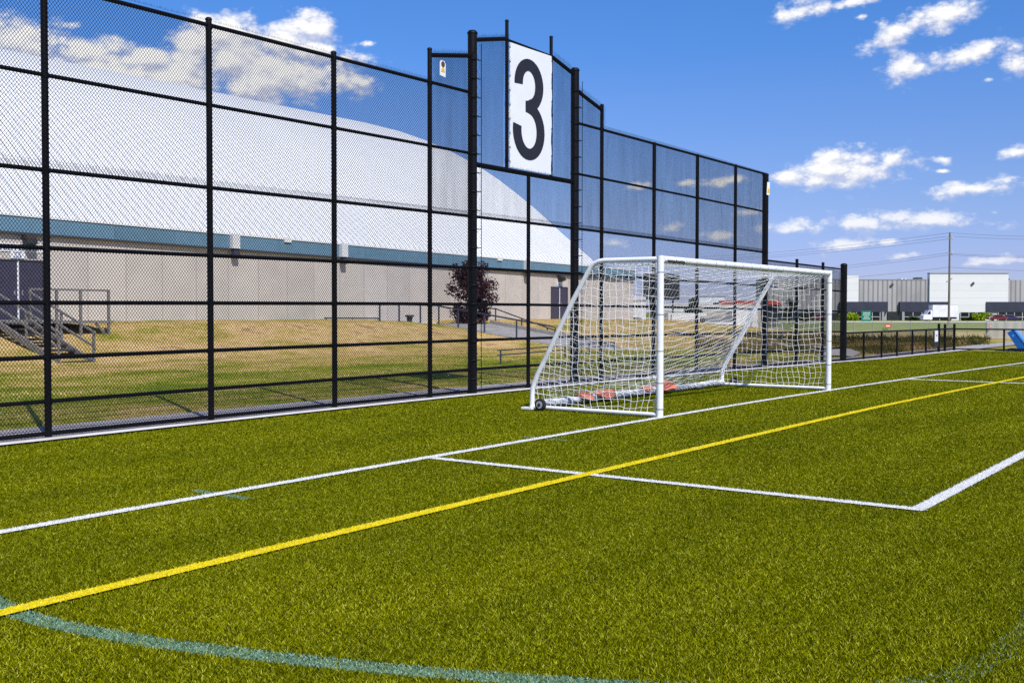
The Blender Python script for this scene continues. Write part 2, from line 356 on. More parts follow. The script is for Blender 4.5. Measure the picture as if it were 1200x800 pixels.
# far edge strip under the end fence
mb = MB(); mb.quad((39.6, -60, -0.150), (39.78, -60, -0.150), (39.78, 5.22, -0.150), (39.6, 5.22, -0.150)); tag(mb.build('kerb_strip', M['kerb']), 'white strip edging the far end of the turf', kind='structure')
sheet('path', -60, 60, 5.20, 6.85, 0.008, M['asphalt'], 120, label='grey asphalt path running behind the tall fence')

# fibres ------------------------------------------------------------
def fibre_field():
    out = []
    edges = [3.6, 6, 8, 10, 13, 17, 22, 28, 36, 46, 60]
    for a, b in zip(edges[:-1], edges[1:]):
        dm = (a + b) / 2; dens = 15000 * min(1, (8.5 / dm) ** 1.6)
        lo, hi = -0.62, 0.80
        area = (hi - lo) * (b * b - a * a) / 2 + 2.6 * (b - a)
        n = int(area * dens)
        dep = np.sqrt(rng.random(n) * (b * b - a * a) + a * a)
        lat = (rng.random(n) * (hi - lo) + lo) * dep + (rng.random(n) - 0.5) * 2.6
        X = EYE.x + dep * FH.x + lat * RH.x; Y = EYE.y + dep * FH.y + lat * RH.y
        out.append(np.stack([X, Y, dep], 1))
    return np.concatenate(out)
FP = fibre_field()
keep = (FP[:, 1] < 5.04) & (FP[:, 0] < 39.55); FP = FP[keep]
ARC = np.array([(-11.66, -1.80), (-11.715, -2.15), (-11.716, -2.483), (-11.67, -2.90), (-11.561, -3.425), (-11.412, -3.914), (-11.262, -4.364), (-11.103, -4.776), (-10.93, -5.18), (-10.6, -5.88), (-10.2, -6.5), (-9.7, -6.86), (-8.7, -6.98), (-7.4, -6.8)])
_t = np.concatenate([[0], np.cumsum(np.hypot(*np.diff(ARC, axis=0).T))]); _q = np.linspace(0, _t[-1], 90)
ARC = np.stack([np.interp(_q, _t, ARC[:, 0]), np.interp(_q, _t, ARC[:, 1])], 1); ARC[2:-2] = (ARC[:-4] + ARC[1:-3] + ARC[2:-2] + ARC[3:-1] + ARC[4:]) / 5
def arc_mask(X, Y, hw):
    near = (X > -12) & (X < -7.2) & (Y < -1.6) & (Y > -7.3); m = np.zeros(len(X), bool); P = np.stack([X[near], Y[near]], 1); dmin = np.full(len(P), 9.0)
    for a, b in zip(ARC[:-1], ARC[1:]):
        d = b - a; t = np.clip(((P - a) @ d) / (d @ d), 0, 1); dmin = np.minimum(dmin, np.hypot(*(P - a - t[:, None] * d).T))
    m[near] = dmin < hw; return m
hw = 0.06
jit = lambda n: rng.normal(0, 0.006, n)
X, Y = FP[:, 0] + jit(len(FP)), FP[:, 1] + jit(len(FP))
line_masks = {}
line_masks['goal_line'] = np.abs(Y) < 0.06
line_masks['six_yard_line'] = (np.abs(X + 5.55) < hw) & (Y < 0) & (Y > -5.56) | (np.abs(Y + 5.5) < hw) & (X > -5.605) & (X < 12.97) | (np.abs(X - 12.92) < hw) & (Y < 0) & (Y > -5.56)
line_masks['penalty_line'] = (np.abs(X - 23.6) < hw) & (Y < 0)
line_masks['yellow_line'] = np.abs(Y + 2.165) < 0.065
line_masks['green_arc'] = arc_mask(X, Y, 0.075)
line_masks['green_tick'] = ((np.abs(X + 8.5) < 0.055) & (np.abs(Y) < 0.40)) | ((np.abs(X + 3.22) < 0.05) & (np.abs(Y + 0.02) < 0.36))
which = np.zeros(len(FP), int)
order = ['green_arc', 'green_tick', 'penalty_line', 'six_yard_line', 'yellow_line', 'goal_line']
for i, k in enumerate(order): which[line_masks[k]] = i + 1
# worn arc and ticks: some of their fibres have stayed green
worn = rng.random(len(FP))
which[(which == 1) & (worn < np.where(FP[:, 0] > -10.3, 0.84, 0.15))] = 0
which[(which == 2) & (worn < np.where(FP[:, 0] > -6, 0.25, 0.2))] = 0
def fibres(P, hscale=1.0):
    n = len(P); dep = P[:, 2]; s = np.maximum(1, dep / 9.0)
    w = (0.0026 + 0.0019 * rng.random(n)) * s ** 0.75; h = (0.010 + 0.013 * rng.random(n)) * s ** 0.15 * hscale
    an = rng.random(n) * 2 * PI; la = rng.random(n) * 2 * PI; le = (0.4 + 1.2 * rng.random(n)) * h
    z = crown(P[:, 0]) + 0.001
    base = np.stack([P[:, 0], P[:, 1], z], 1); side = np.stack([np.cos(an) * w / 1.0, np.sin(an) * w / 1.0, np.zeros(n)], 1)
    tip = base + np.stack([np.cos(la) * le, np.sin(la) * le, h], 1)
    return np.stack([base - side, base + side, tip], 1)
mats = {
 'turf': blades_mat('turf_fibres', [(0, (0.036, 0.045, 0.0)), (0.5, (0.203, 0.221, 0.0)), (0.85, (0.35, 0.365, 0.005)), (1.0, (0.60, 0.60, 0.09))], 0.2, ((0.74, 0.77, 0.75), (1.08, 1.05, 1.0)), 0.55),
 'goal_line': blades_mat('white_fibres', [(0, (0.82, 0.81, 0.78)), (1, (0.9, 0.9, 0.89))], 0.3),
 'yellow_line': blades_mat('yellow_fibres', [(0, (0.80, 0.64, 0.006)), (0.8, (0.92, 0.80, 0.02)), (1, (0.92, 0.88, 0.35))], 0.3),
 'green_arc': blades_mat('teal_fibres', [(0, (0.09, 0.20, 0.11)), (0.7, (0.235, 0.39, 0.26)), (1, (0.46, 0.63, 0.52))], 0.2),
}
for k, a in (('six_yard_line', 'goal_line'), ('green_tick', 'green_arc')): mats[k] = mats[a]
mats['penalty_line'] = blades_mat('pale_fibres', [(0, (0.36, 0.38, 0.24)), (1, (0.55, 0.56, 0.42))], 0.25)
tf = fibres(FP[which == 0]); tag(tri_object('turf_fibres', tf, mats['turf'], rng.random(len(tf))), 'short olive fibres of the artificial turf', kind='stuff')
labels = {'goal_line': 'white goal line running under both posts', 'six_yard_line': 'white goal area line with a corner in front',
 'penalty_line': 'faint white line crossing beyond the goal', 'yellow_line': 'yellow line running the length of the field',
 'green_arc': 'faded teal arc on the near turf', 'green_tick': 'faded teal tick marks across the goal line'}
def flat_strip(mb, pts, hw, dz):
    P = np.array(pts, float); t = np.gradient(P, axis=0); t /= np.linalg.norm(t, axis=1)[:, None]; nrm = np.stack([-t[:, 1], t[:, 0]], 1)
    a = P + nrm * hw; b = P - nrm * hw; z = crown(P[:, 0]) + dz
    G = np.zeros((len(P), 2, 3)); G[:, 0, :2] = a; G[:, 1, :2] = b; G[:, 0, 2] = z; G[:, 1, 2] = z; mb.grid(G)
bases = {'goal_line': (0.80, 0.79, 0.76), 'yellow_line': (0.84, 0.68, 0.012), 'green_arc': (0.13, 0.22, 0.13), 'penalty_line': (0.4, 0.41, 0.28)}
bmats = {k: turf_base_mat(k + '_backing', [(0.3, [x * 0.7 for x in c]), (0.7, c)]) for k, c in bases.items()}
bmats['six_yard_line'] = bmats['goal_line']; bmats['green_tick'] = bmats['green_arc']
ln = lambda x0, y0, x1, y1, n=60: [(x0 + (x1 - x0) * i / n, y0 + (y1 - y0) * i / n) for i in range(n + 1)]
paths = {'goal_line': [(ln(-40, 0, 39.5, 0), 0.058, 0.018)], 'yellow_line': [(ln(-40, -2.165, 39.5, -2.165), 0.062, 0.019)],
 'six_yard_line': [(ln(-5.55, -0.07, -5.55, -5.55, 12), 0.058, 0.018), (ln(-5.49, -5.5, 12.86, -5.5, 30), 0.058, 0.018), (ln(12.92, -0.07, 12.92, -5.55, 12), 0.056, 0.014)],
 'penalty_line': [(ln(23.6, -0.07, 23.6, -16, 12), 0.052, 0.008)],
 'green_arc': [([tuple(p) for p in ARC[:62]], 0.055, 0.005)],
 'green_tick': [(ln(-8.5, -0.38, -8.5, 0.38, 4), 0.04, 0.004), (ln(-3.22, -0.36, -3.22, 0.34, 4), 0.03, 0.004)]}
for i, k in enumerate(order):
    V = fibres(FP[which == i + 1], 0.6); V[:, :, 2] += 0.016 if i > 1 else 0.004
    mb = MB()
    for p, h_, dz in paths[k]: flat_strip(mb, p, h_, dz)
    o = mb.build(k, bmats[k]); tag(o, labels[k], kind='structure')
    ch = tri_object('line_fibres', V, mats[k], rng.random(len(V)), o)

# dry grass standing on the bank, weeds and lawn further off (stuff) --------------
_pw = [(random.uniform(0.25, 1.1) * random.choice((-1, 1)), random.uniform(0.5, 2.6), random.uniform(0, 6.3), random.uniform(0.04, 0.13)) for _ in range(16)]
def patch(X, Y):
    v = 0 * X
    for a, b, c, w in _pw: v = v + w * np.sin(a * X + b * Y + c + 1.1 * np.sin(0.37 * X + c))
    return v
def tufts(n, xr, yr, h, w, fn, mat, name, label, accept=None, lean=0.6):
    X = rng.uniform(*xr, n); Y = rng.uniform(*yr, n)
    if accept is not None:
        k = accept(X, Y); X, Y = X[k], Y[k]
    n = len(X); z = fn(X, Y)
    hh = h * (0.5 + rng.random(n)); ww = w * (0.6 + 0.8 * rng.random(n)); an = rng.random(n) * 2 * PI; la = rng.random(n) * 2 * PI
    base = np.stack([X, Y, z - 0.01], 1); side = np.stack([np.cos(an) * ww, np.sin(an) * ww, 0 * ww], 1)
    tip = base + np.stack([np.cos(la) * hh * lean, np.sin(la) * hh * lean, hh], 1)
    return tag(tri_object(name, np.stack([base - side, base + side, tip], 1), mat, np.clip(dryness(X, Y) + rng.normal(0, 0.17, n) + patch(X, Y), 0, 1)), label, kind='stuff')
GB = blades_mat('bank_grass', [(0, (0.12, 0.21, 0.008)), (0.28, (0.30, 0.34, 0.02)), (0.48, (0.64, 0.46, 0.14)), (0.72, (0.87, 0.61, 0.29)), (0.88, (0.90, 0.70, 0.42)), (1, (0.48, 0.30, 0.13))], 0.3, ((0.75, 0.78, 0.75), (1.1, 1.08, 1.05)), 0.8)
off_path = lambda X, Y: ~((X > RX0 - 0.1) & (X < RX1 + 0.1) & (Y > 19.5)) & (Y > 6.85) & ~((Y > 28.3) & (X > 23) & (X < 33))
tufts(260000, (-9, 56), (6.8, 31.5), 0.032, 0.014, terrain, GB, 'bank_grass', 'short green and straw dry grass on the bank', off_path)
def depth_of(X, Y): return (X - EYE.x) * FH.x + (Y - EYE.y) * FH.y
# straw between fence and the ditch, darker reeds at the ditch
M['weed'] = blades_mat('weed_mat', [(0, (0.05, 0.06, 0.018)), (0.45, (0.10, 0.10, 0.03)), (0.75, (0.19, 0.15, 0.055)), (1, (0.28, 0.21, 0.09))], 0.2, ((0.6, 0.65, 0.6), (1.1, 1.05, 1.0)), 0.6)
latr = lambda X, Y: ((X - EYE.x) * RH.x + (Y - EYE.y) * RH.y) / depth_of(X, Y)
tufts(240000, (27, 92), (7, 62), 0.16, 0.035, terrain, blades_mat('straw_mat', [(0, (0.10, 0.11, 0.02)), (0.35, (0.22, 0.17, 0.055)), (0.7, (0.36, 0.25, 0.10)), (1, (0.46, 0.34, 0.16))], 0.2, ((0.55, 0.58, 0.5), (1.1, 1.05, 1.0)), 0.5), 'dry_weeds', 'ankle high straw coloured weeds beyond the low fence',
      lambda X, Y: (depth_of(X, Y) < 66) & (latr(X, Y) < 0.425) & (latr(X, Y) > 0.17) & (Y > 6.95) & (X > 33 - 0.5 * (Y - 7)) & (np.abs(np.interp(X, [29, 33, 37, 40.6, 42.8, 44.6], [7.6, 8.6, 10.4, 13, 16.3, 19.4]) - Y) > 0.75), 0.6)
for hgt, cnt, d0w, seed_ in ((0.13, 90000, 58.5, 0.0), (0.24, 80000, 62.0, 1.7), (0.36, 40000, 66.0, 3.1)):
    tufts(cnt, (50, 100), (3, 62), hgt, 0.05, terrain, M['weed'], 'ditch_weeds', 'dull olive weeds %s along the ditch before the wire fence' % {0.13: 'of ankle height', 0.24: 'of shin height', 0.36: 'of knee height'}[hgt],
      lambda X, Y: (depth_of(X, Y) > d0w + 2.2 * np.sin(X * 0.5 + seed_) + 2.4 * np.sin(Y * 0.43 + seed_)) & (depth_of(X, Y) < 74.5) & (latr(X, Y) < 0.438 + 0.004 * np.sin(X * 2.0)) & (latr(X, Y) > 0.2) & (rng.random(len(X)) < 0.5 + 0.5 * np.sin(X * 0.9 + 1.3 * np.sin(Y * 0.7 + seed_))), 0.6)

# pale side paths beyond the fence
def ribbon(name, pts, w, mat, dz, label):
    P = np.array(pts, float); t = np.gradient(P, axis=0); t /= np.linalg.norm(t, axis=1)[:, None]; nr = np.stack([-t[:, 1], t[:, 0]], 1)
    G = np.zeros((len(P), 5, 3))
    for j, q in enumerate(np.linspace(-0.5, 0.5, 5)):
        G[:, j, :2] = P + nr * (w * q) if np.isscalar(w) else P + nr * (np.array(w)[:, None] * q)
        G[:, j, 2] = terrain(G[:, j, 0], G[:, j, 1]) + dz
    return tag(MB().grid(G).build(name, mat), label, kind='structure')
M['gravel'] = paint('pale_gravel', (0.43, 0.385, 0.36), 0.95, 0.15, 5, spec=0.1, bump=0.4, bscale=50)
ribbon('path', [(29, 7.6), (33, 8.6), (37, 10.4), (40.6, 13), (42.8, 16.3), (44.6, 19.4), (46, 24)], 1.5, M['gravel'], 0.05, 'pale gravel path curving away behind the goal')
ribbon('path', [(40.3, -6), (44, -2), (50, 1.5), (60, 5), (72, 6.5)], [9.0, 7.5, 5.5, 3.0, 2.0], M['gravel'], 0.02, 'pale paved path beyond the far end fence')

# ------------------------------------------------------------------ tall chain-link fence
FY = 5.56                                      # line of the posts
fence = thing('chain_link_fence', (2.29, FY, 0), 'tall black chain-link fence carrying the number 3 board', 'fence')
def cz(x): return float(crown(x))
def post(x, top, r, parent=fence, y=FY, bot=None, name='post', cap=True):
    zb = cz(x) - 0.05 if bot is None else bot
    mb = MB(); mb.tube([(x, y, zb), (x, y, top - 0.02)], r, 14)
    o = mb.build(name, M['vinyl'], parent, smooth=True)
    if cap: MB().tube([(x, y, top - 0.02), (x, y, top), (x, y, top + r * 0.45), (x, y, top + r * 0.6)], [r * 1.12, r * 1.12, r * 0.75, 0.01], 14).build('post_cap', M['vinyl'], o, smooth=True)
    return o
def rail(p0, p1, r=0.03, parent=fence):
    k = max(2, int(abs(p1[0] - p0[0]) / 2.0)); pts = [tuple(np.array(p0) + (np.array(p1) - np.array(p0)) * i / k) for i in range(k + 1)]
    return MB().tube(pts, r, 8).build('rail', M['vinyl'], parent, smooth=True)
for x in (-12.25, -9.6, -6.945, -4.245, -1.59): post(x, 6.16, 0.047)
post(0.965, 6.72, 0.045); post(7.29, 6.62, 0.045)
post(2.29, 7.30, 0.098); post(6.10, 7.24, 0.098)
post(4.256, 4.64, 0.042, cap=False)
for x in (3.46, 5.12): post(x, 7.80, 0.038, bot=4.66)
for x in (9.88, 12.35, 14.84): post(x, 6.0 + cz(x) + 0.06, 0.047)
post(17.04, 6.02 + cz(17), 0.095)
for x in (19.68, 22.09): post(x, 3.50 + cz(x), 0.05)
post(24.22, 3.52 + cz(24), 0.12)
for pst in [c for c in fence.children if c.name.startswith('post')]:
    bb_ = np.array([v.co[:] for v in pst.data.vertices]) + np.array(fence.location); px_ = bb_[:, 0].mean(); rr0 = (bb_[:, 0].max() - bb_[:, 0].min()) / 2; zl_, zh_ = bb_[:, 2].min(), bb_[:, 2].max()
    for z in (0.49, 1.085, 1.82, 2.555, 3.60, 4.87, 6.06):
        if zl_ < z + cz(px_) - 0.1 and z + cz(px_) + 0.06 < zh_ and not (z == 3.60 and px_ > 17.5):
            MB().tube([(px_, FY, z + cz(px_) - 0.035), (px_, FY, z + cz(px_) + 0.035)], rr0 + 0.006, 12).build('rail_clamp', M['vinyl'], pst, smooth=True)
X0 = -12.25
def crown_rail(x0, x1, z, r=0.03):
    n = max(2, int((x1 - x0) / 1.2)); xs_ = np.linspace(x0, x1, n); return MB().tube([(x, FY - 0.01, z + cz(x)) for x in xs_], r, 8).build('rail', M['vinyl'], fence, smooth=True)
for z in (0.055, 0.49, 1.085, 1.82, 2.555): crown_rail(X0, 24.22, z)
crown_rail(X0, 17.04, 3.60); crown_rail(17.04, 24.22, 3.36)
crown_rail(X0, 2.2, 4.87); crown_rail(6.19, 17.04, 4.87)
crown_rail(X0, 2.2, 6.09, 0.034); crown_rail(6.19, 17.04, 6.04, 0.034)
rail((2.38, FY, 4.66), (6.0, FY, 4.66), 0.055)
rail((0.965, FY, 6.60), (2.29, FY, 6.84), 0.045); rail((2.29, FY, 7.16), (3.46, FY, 7.42), 0.045); rail((3.46, FY, 7.40), (5.12, FY, 7.37), 0.03)
rail((5.12, FY, 7.37), (6.10, FY, 7.12), 0.045); rail((6.10, FY, 6.80), (7.29, FY, 6.50), 0.045)

# woven wire: two diagonal families, trimmed to the bay outline, twisted ends standing above the top rail
DW, DH, RW = 0.0495, 0.062, 0.0034
def outline_top(x):
    x = np.asarray(x, float); base = 6.10 + crown(x)
    t = np.where((x > 0.965) & (x <= 2.29), np.interp(x, [0.965, 2.29], [6.62, 6.86]), base)
    t = np.where((x > 2.29) & (x <= 3.46), np.interp(x, [2.29, 3.46], [7.18, 7.44]), t)
    t = np.where((x > 3.46) & (x <= 5.12), 4.66, t)
    t = np.where((x > 5.12) & (x <= 6.1), np.interp(x, [5.12, 6.1], [7.39, 7.14]), t)
    t = np.where((x > 6.1) & (x <= 7.29), np.interp(x, [6.1, 7.29], [6.82, 6.52]), t)
    return np.where(x > 17.04, 3.38 + crown(x), t)
def chain_link(x0, x1, zlo, zhi_fn, y, ybump, rw=None):
    rw = rw or RW
    V = []; 
    zmax = float(np.max(zhi_fn(np.linspace(x0, x1, 200))))
    seg = 5 * DH / 2                                 # straight pieces of wire between checks
    for sgn in (1, -1):
        run = (zmax - zlo) * DW / DH
        n0 = int(math.floor((x0 - run) / DW)); n1 = int(math.ceil((x1 + run) / DW))
        k = np.arange(n0, n1 + 1); zz = np.arange(zlo, zmax + seg, seg)
        K, Z = np.meshgrid(k, zz[:-1], indexing='ij')
        xa = K * DW + sgn * (Z - zlo) * DW / DH; xb = xa + sgn * seg * DW / DH
        xa, xb, za = xa.ravel(), xb.ravel(), Z.ravel(); zb = za + seg
        xm = (xa + xb) / 2; tp = zhi_fn(xm) + 0.035
        ok = (xm > x0) & (xm < x1) & (za < tp); xa, xb, za, zb, tp = xa[ok], xb[ok], za[ok], zb[ok], tp[ok]
        fr = np.clip((tp - za) / seg, 0.05, 1); xb = xa + (xb - xa) * fr; zb = za + seg * fr
        crz = crown(xa) * (zlo < 3); 
        V.append(np.stack([xa, np.full_like(xa, y + sgn * ybump), za + crown(xa), xb, np.full_like(xa, y + sgn * ybump), zb + crown(xb)], 1))
    S = np.concatenate(V); a, b = S[:, :3], S[:, 3:]
    t = b - a; t /= np.linalg.norm(t, axis=1)[:, None]; u = np.cross(t, [0, 1, 0]); u /= np.linalg.norm(u, axis=1)[:, None]; w = np.tile([0, 1.0, 0], (len(t), 1))
    ang = [0, 2 * PI / 3, 4 * PI / 3]
    ring = [rw * (math.cos(q) * u - math.sin(q) * w) for q in ang]
    P = np.stack([a + ring[0], a + ring[1], a + ring[2], b + ring[0], b + ring[1], b + ring[2]], 1)
    return P
def mesh_from_prisms(name, P, mat, parent):
    n = len(P); V = P.reshape(-1, 3) - np.array(origin_of(parent)); base = np.arange(n)[:, None] * 6
    q = np.array([[0, 1, 4, 3], [1, 2, 5, 4], [2, 0, 3, 5]]); Fc = (base[:, None, :] + q[None]).reshape(-1)
    me = D.meshes.new(name); me.vertices.add(len(V)); me.vertices.foreach_set('co', V.reshape(-1).astype(np.float32))
    me.loops.add(len(Fc)); me.loops.foreach_set('vertex_index', Fc.astype(np.int32)); me.polygons.add(n * 3)
    me.polygons.foreach_set('loop_start', np.arange(0, n * 12, 4, dtype=np.int32)); me.update(calc_edges=True)
    me.materials.append(mat); o = D.objects.new(name, me); COL.objects.link(o); o.parent = parent; return o
MY = FY - 0.085
lower_top = lambda x: np.minimum(3.66 + 0 * np.asarray(x), outline_top(x))
mesh_from_prisms('wire_mesh', chain_link(X0, 2.29, 0.03, lower_top, MY, 0.002), M['wire'], fence)
mesh_from_prisms('wire_mesh', chain_link(2.40, 6.0, 0.03, lower_top, MY, 0.002, 0.0017), M['wire'], fence)
mesh_from_prisms('wire_mesh', chain_link(6.10, 24.2, 0.03, lower_top, MY, 0.002, 0.0026), M['wire'], fence)
mesh_from_prisms('wire_mesh', chain_link(X0, 2.29, 3.58, outline_top, MY + 0.012, 0.002), M['wire'], fence)
mesh_from_prisms('wire_mesh', chain_link(2.40, 6.0, 3.58, outline_top, MY + 0.012, 0.002, 0.0022), M['wire'], fence)
mesh_from_prisms('wire_mesh', chain_link(6.10, 17.0, 3.58, outline_top, MY + 0.012, 0.002, 0.0026), M['wire'], fence)
# twisted wire ends (barbs) on top edges
def barbs(x0, x1, zfn, step, h):
    xs_ = np.arange(x0, x1, step); mb = MB()
    for x in xs_:
        z = float(zfn(x)); s = random.uniform(-0.6, 0.6) * h
        a = np.array((x, MY, z)); b = a + np.array((s, random.uniform(-0.3, 0.3) * h, h * random.uniform(0.5, 1.2))); w = 0.004
        mb.add([a + (-w, 0, 0), a + (w, 0, 0), b, a + (0, w, 0)], [(0, 1, 2), (1, 3, 2), (3, 0, 2)])
    return tag(mb.build('wire_barbs', M['wire'], fence), kind='stuff')
barbs(X0, 7.29, lambda x: 3.66 if x < 30 else 0, DW / 2, 0.04)
barbs(X0, 0.96, lambda x: 6.13 + cz(x), DW / 2, 0.045); barbs(0.97, 7.28, lambda x: float(outline_top(x)) + 0.03 if not 3.46 < x < 5.12 else 4.7, DW / 2, 0.07)
# fence ties down the big posts
for px, tops in ((2.29, 7.1), (6.10, 7.0)):
    r = 0.11 if px in (2.29, 6.1) else 0.055
    z = 0.3 if r > 0.1 or px < 1 else 4.8
    while z < tops:
        MB().tube([(px - r, FY - r * 0.6, z), (px - r * 0.4, FY - r * 1.05, z), (px + r * 0.5, FY - r * 1.05, z), (px + r, FY - r * 0.5, z), (px + r + 0.07, FY - 0.08, z + 0.01)], 0.009, 5).build('tie_band', M['vinyl'], fence); z += 0.38
    MB().tube([(px + r + 0.07, FY - 0.09, 0.1 if z > 0 and r > 0.1 else 4.75), (px + r + 0.07, FY - 0.09, tops)], 0.008, 5).build('tension_bar', M['vinyl'], fence)
# fine netting hung behind the upper mesh, sagging in soft folds
def net_sheet(x0, x1, z0f, z1f, mat='netting'):
    nx, nz = max(6, int((x1 - x0) / 0.08)), 24; G = np.zeros((nx, nz, 3))
    for i, x in enumerate(np.linspace(x0, x1, nx)):
        for j, t in enumerate(np.linspace(0, 1, nz)):
            z = z0f(x) + (z1f(x) - z0f(x)) * t
            y = FY + 0.06 + 0.03 * math.sin(x * 9 + 2 * math.sin(z * 1.3)) * math.sin(PI * t) + 0.02 * math.sin(x * 23 + z)
            G[i, j] = (x, y, z)
    return MB().grid(G).build('netting', M[mat], fence, smooth=True)
net_sheet(1.0, 2.2, lambda x: 3.6, lambda x: float(outline_top(x)) - 0.04)
net_sheet(2.4, 3.44, lambda x: 4.72, lambda x: float(outline_top(x)) - 0.04)
net_sheet(5.15, 6.02, lambda x: 4.72, lambda x: float(outline_top(x)) - 0.04)
net_sheet(2.4, 6.0, lambda x: 3.6, lambda x: 4.6, 'netting_thin')
net_sheet(6.2, 16.95, lambda x: 3.6 + cz(x), lambda x: float(outline_top(x)) - 0.04)
net_sheet(17.1, 24.1, lambda x: 2.56 + cz(x), lambda x: 3.33 + cz(x))

# ------------------------------------------------------------------ number board
SX0, SX1, SZ0, SZ1 = 3.503, 5.075, 4.725, 7.352
board = thing('number_board', ((SX0 + SX1) / 2, FY - 0.1, SZ0), 'white rectangular board with a large black number 3', 'sign')
nx, nz = 26, 40; G = np.zeros((nx, nz, 3)); yb = FY - 0.045
for i, u in enumerate(np.linspace(0, 1, nx)):
    for j, v in enumerate(np.linspace(0, 1, nz)):
        pull = 0.012 * (math.sin(v * 26) * (abs(u - 0.5) * 2) ** 4)
        G[i, j] = (SX0 + (SX1 - SX0) * u + (pull * (1 if u < 0.5 else -1)), yb + 0.004 * math.sin(u * 7 + v * 5), SZ0 + (SZ1 - SZ0) * v)
Gb = G.copy(); Gb[:, :, 1] += 0.02
mb = MB(); mb.grid(G); mb.grid(Gb[::-1])
rim = [(i, 0) for i in range(nx)] + [(nx - 1, j) for j in range(1, nz)] + [(i, nz - 1) for i in range(nx - 2, -1, -1)] + [(0, j) for j in range(nz - 2, 0, -1)]
for (a, b_) in zip(rim, rim[1:] + rim[:1]): mb.quad(G[a], G[b_], Gb[b_], Gb[a])
mb.build('panel', M['sign_white'], board, smooth=True)
# the 3: two open bowls of constant stroke, tall narrow letterform
def bowl(cx_, cy_, rx, ry, a0, a1, sx, sy, n=26):
    o = []; i_ = []
    for t in np.linspace(a0, a1, n):
        o.append((cx_ + (rx) * math.cos(t), cy_ + (ry) * math.sin(t))); i_.append((cx_ + (rx - sx) * math.cos(t), cy_ + (ry - sy) * math.sin(t)))
    return o, i_
def digit3(mb):
    u0, v0 = SX0 + 0.07, SZ0 + 0.265
    sx, sy = 0.265, 0.235
    o1, _ = bowl(0.555, 1.545, 0.475, 0.535, PI * 1.02, -PI * 0.318, sx, sy); _, i1 = bowl(0.555, 1.545, 0.475, 0.535, PI * 1.02, -PI * 0.46, sx, sy)
    o2, _ = bowl(0.555, 0.585, 0.52, 0.60, PI * 0.323, -PI * 1.06, sx, sy); _, i2 = bowl(0.555, 0.585, 0.52, 0.60, PI * 0.46, -PI * 1.06, sx, sy)
    out = o1 + o2 + i2[::-1] + [(0.51, 0.965), (0.44, 0.975), (0.44, 1.20), (0.51, 1.21)] + i1[::-1]
    mb.prism([(p[0] * 1.13, p[1] * 1.035 - 0.02) for p in out], (u0, yb - 0.013, v0), (1, 0, 0), (0, 0, 1), (0, 0.006, 0))
mb = MB(); digit3(mb); mb.build('numeral', M['sign_black'], board)
mb = MB()
for i in range(9):
    z = SZ0 + 0.12 + i * 0.3
    for x, s in ((SX0, -1), (SX1, 1)): MB().tube([(x + 0.02 * -s, yb - 0.012, z), (x + 0.03 * s, yb - 0.01, z + 0.01), (x + 0.06 * s, FY - 0.03, z)], 0.006, 5).build('tie_cord', M['vinyl'], board)
# small notice plate on the fence
pl = thing('notice_plate', (1.22, MY - 0.02, 6.25), 'small white and yellow notice plate wired to the fence top', 'sign')
poly = [(-0.085, -0.13), (0.085, -0.15), (0.09, 0.10), (0.05, 0.16), (-0.05, 0.16), (-0.085, 0.11)]
MB().prism(poly, (1.23, MY - 0.022, 6.37), (1, 0, 0), (0, 0, 1), (0, 0.008, 0)).build('plate', M['white_print'], pl)
MB().prism([(0.055 * math.cos(a), 0.06 * math.sin(a)) for a in np.linspace(0, 2 * PI, 14)[:-1]], (1.235, MY - 0.026, 6.46), (1, 0, 0), (0, 0, 1), (0, 0.003, 0)).build('emblem', M['brown_print'], pl)
MB().prism([(-0.06, -0.06), (0.06, -0.06), (0.03, 0.02), (-0.03, 0.02)], (1.235, MY - 0.0262, 6.37), (1, 0, 0), (0, 0, 1), (0, 0.003, 0)).build('emblem', M['yellow_print'], pl)
pl = thing('maker_tag', (17.04, FY - 0.11, 5.55), 'narrow pale tag on the thick end post of the tall fence', 'sign')
MB().obox((17.02, FY - 0.103, 5.52), (0.055, -0.02, 0), (0, 0.004, 0), (0.02, 0, 0.20)).build('plate', M['white_print'], pl)
MB().obox((17.02, FY - 0.109, 5.45), (0.04, -0.015, 0), (0, 0.002, 0), (0.01, 0, 0.07)).build('emblem', M['yellow_print'], pl)

# ------------------------------------------------------------------ low fences
low = thing('low_fence', (26.5, FY, -0.16), 'low black mesh fence continuing from the tall fence to the corner', 'fence')
LX = [26.5, 28.68, 30.7, 32.88, 34.96]
for x in LX: post(x, 0.90, 0.04, low, bot=-0.2)
for x, t in ((37.05, 1.13), (38.1, 1.1), (39.78, 1.1)): post(x, t, 0.06, low, bot=-0.2)
for z, r in ((0.90, 0.034), (-0.08, 0.03)): MB().tube([(24.22, FY, z), (39.78, FY, z)], r, 8).build('rail', M['vinyl'], low, smooth=True)
MB().box(24.25, 39.75, FY - 0.03, FY - 0.026, -0.08, 0.9).build('mesh_panel', M['low_mesh'], low)
end = thing('low_fence', (39.9, 0, -0.16), 'low black mesh fence across the far end of the field', 'fence')
for y in (3.32, 0.2, -2.9, -6.0, -9.1): post(39.78, 0.88, 0.045, end, y=y, bot=-0.2)
for z, r in ((0.88, 0.034), (-0.08, 0.03)): MB().tube([(39.78, 5.5, z), (39.78, -12, z)], r, 8).build('rail', M['vinyl'], end, smooth=True)
MB().box(39.74, 39.744, -12, 5.5, -0.08, 0.88).build('mesh_panel', screen_mat('open_fence_mesh', (0.01, 0.01, 0.012), 0.07), end)
nb = thing('notice_board', (36.2, FY - 0.06, -0.16), 'white notice on a dark board hung on the low fence', 'sign')
MB().box(35.9, 36.75, FY - 0.075, FY - 0.05, 0.1, 0.8).build('board', M['dark_panel'], nb)
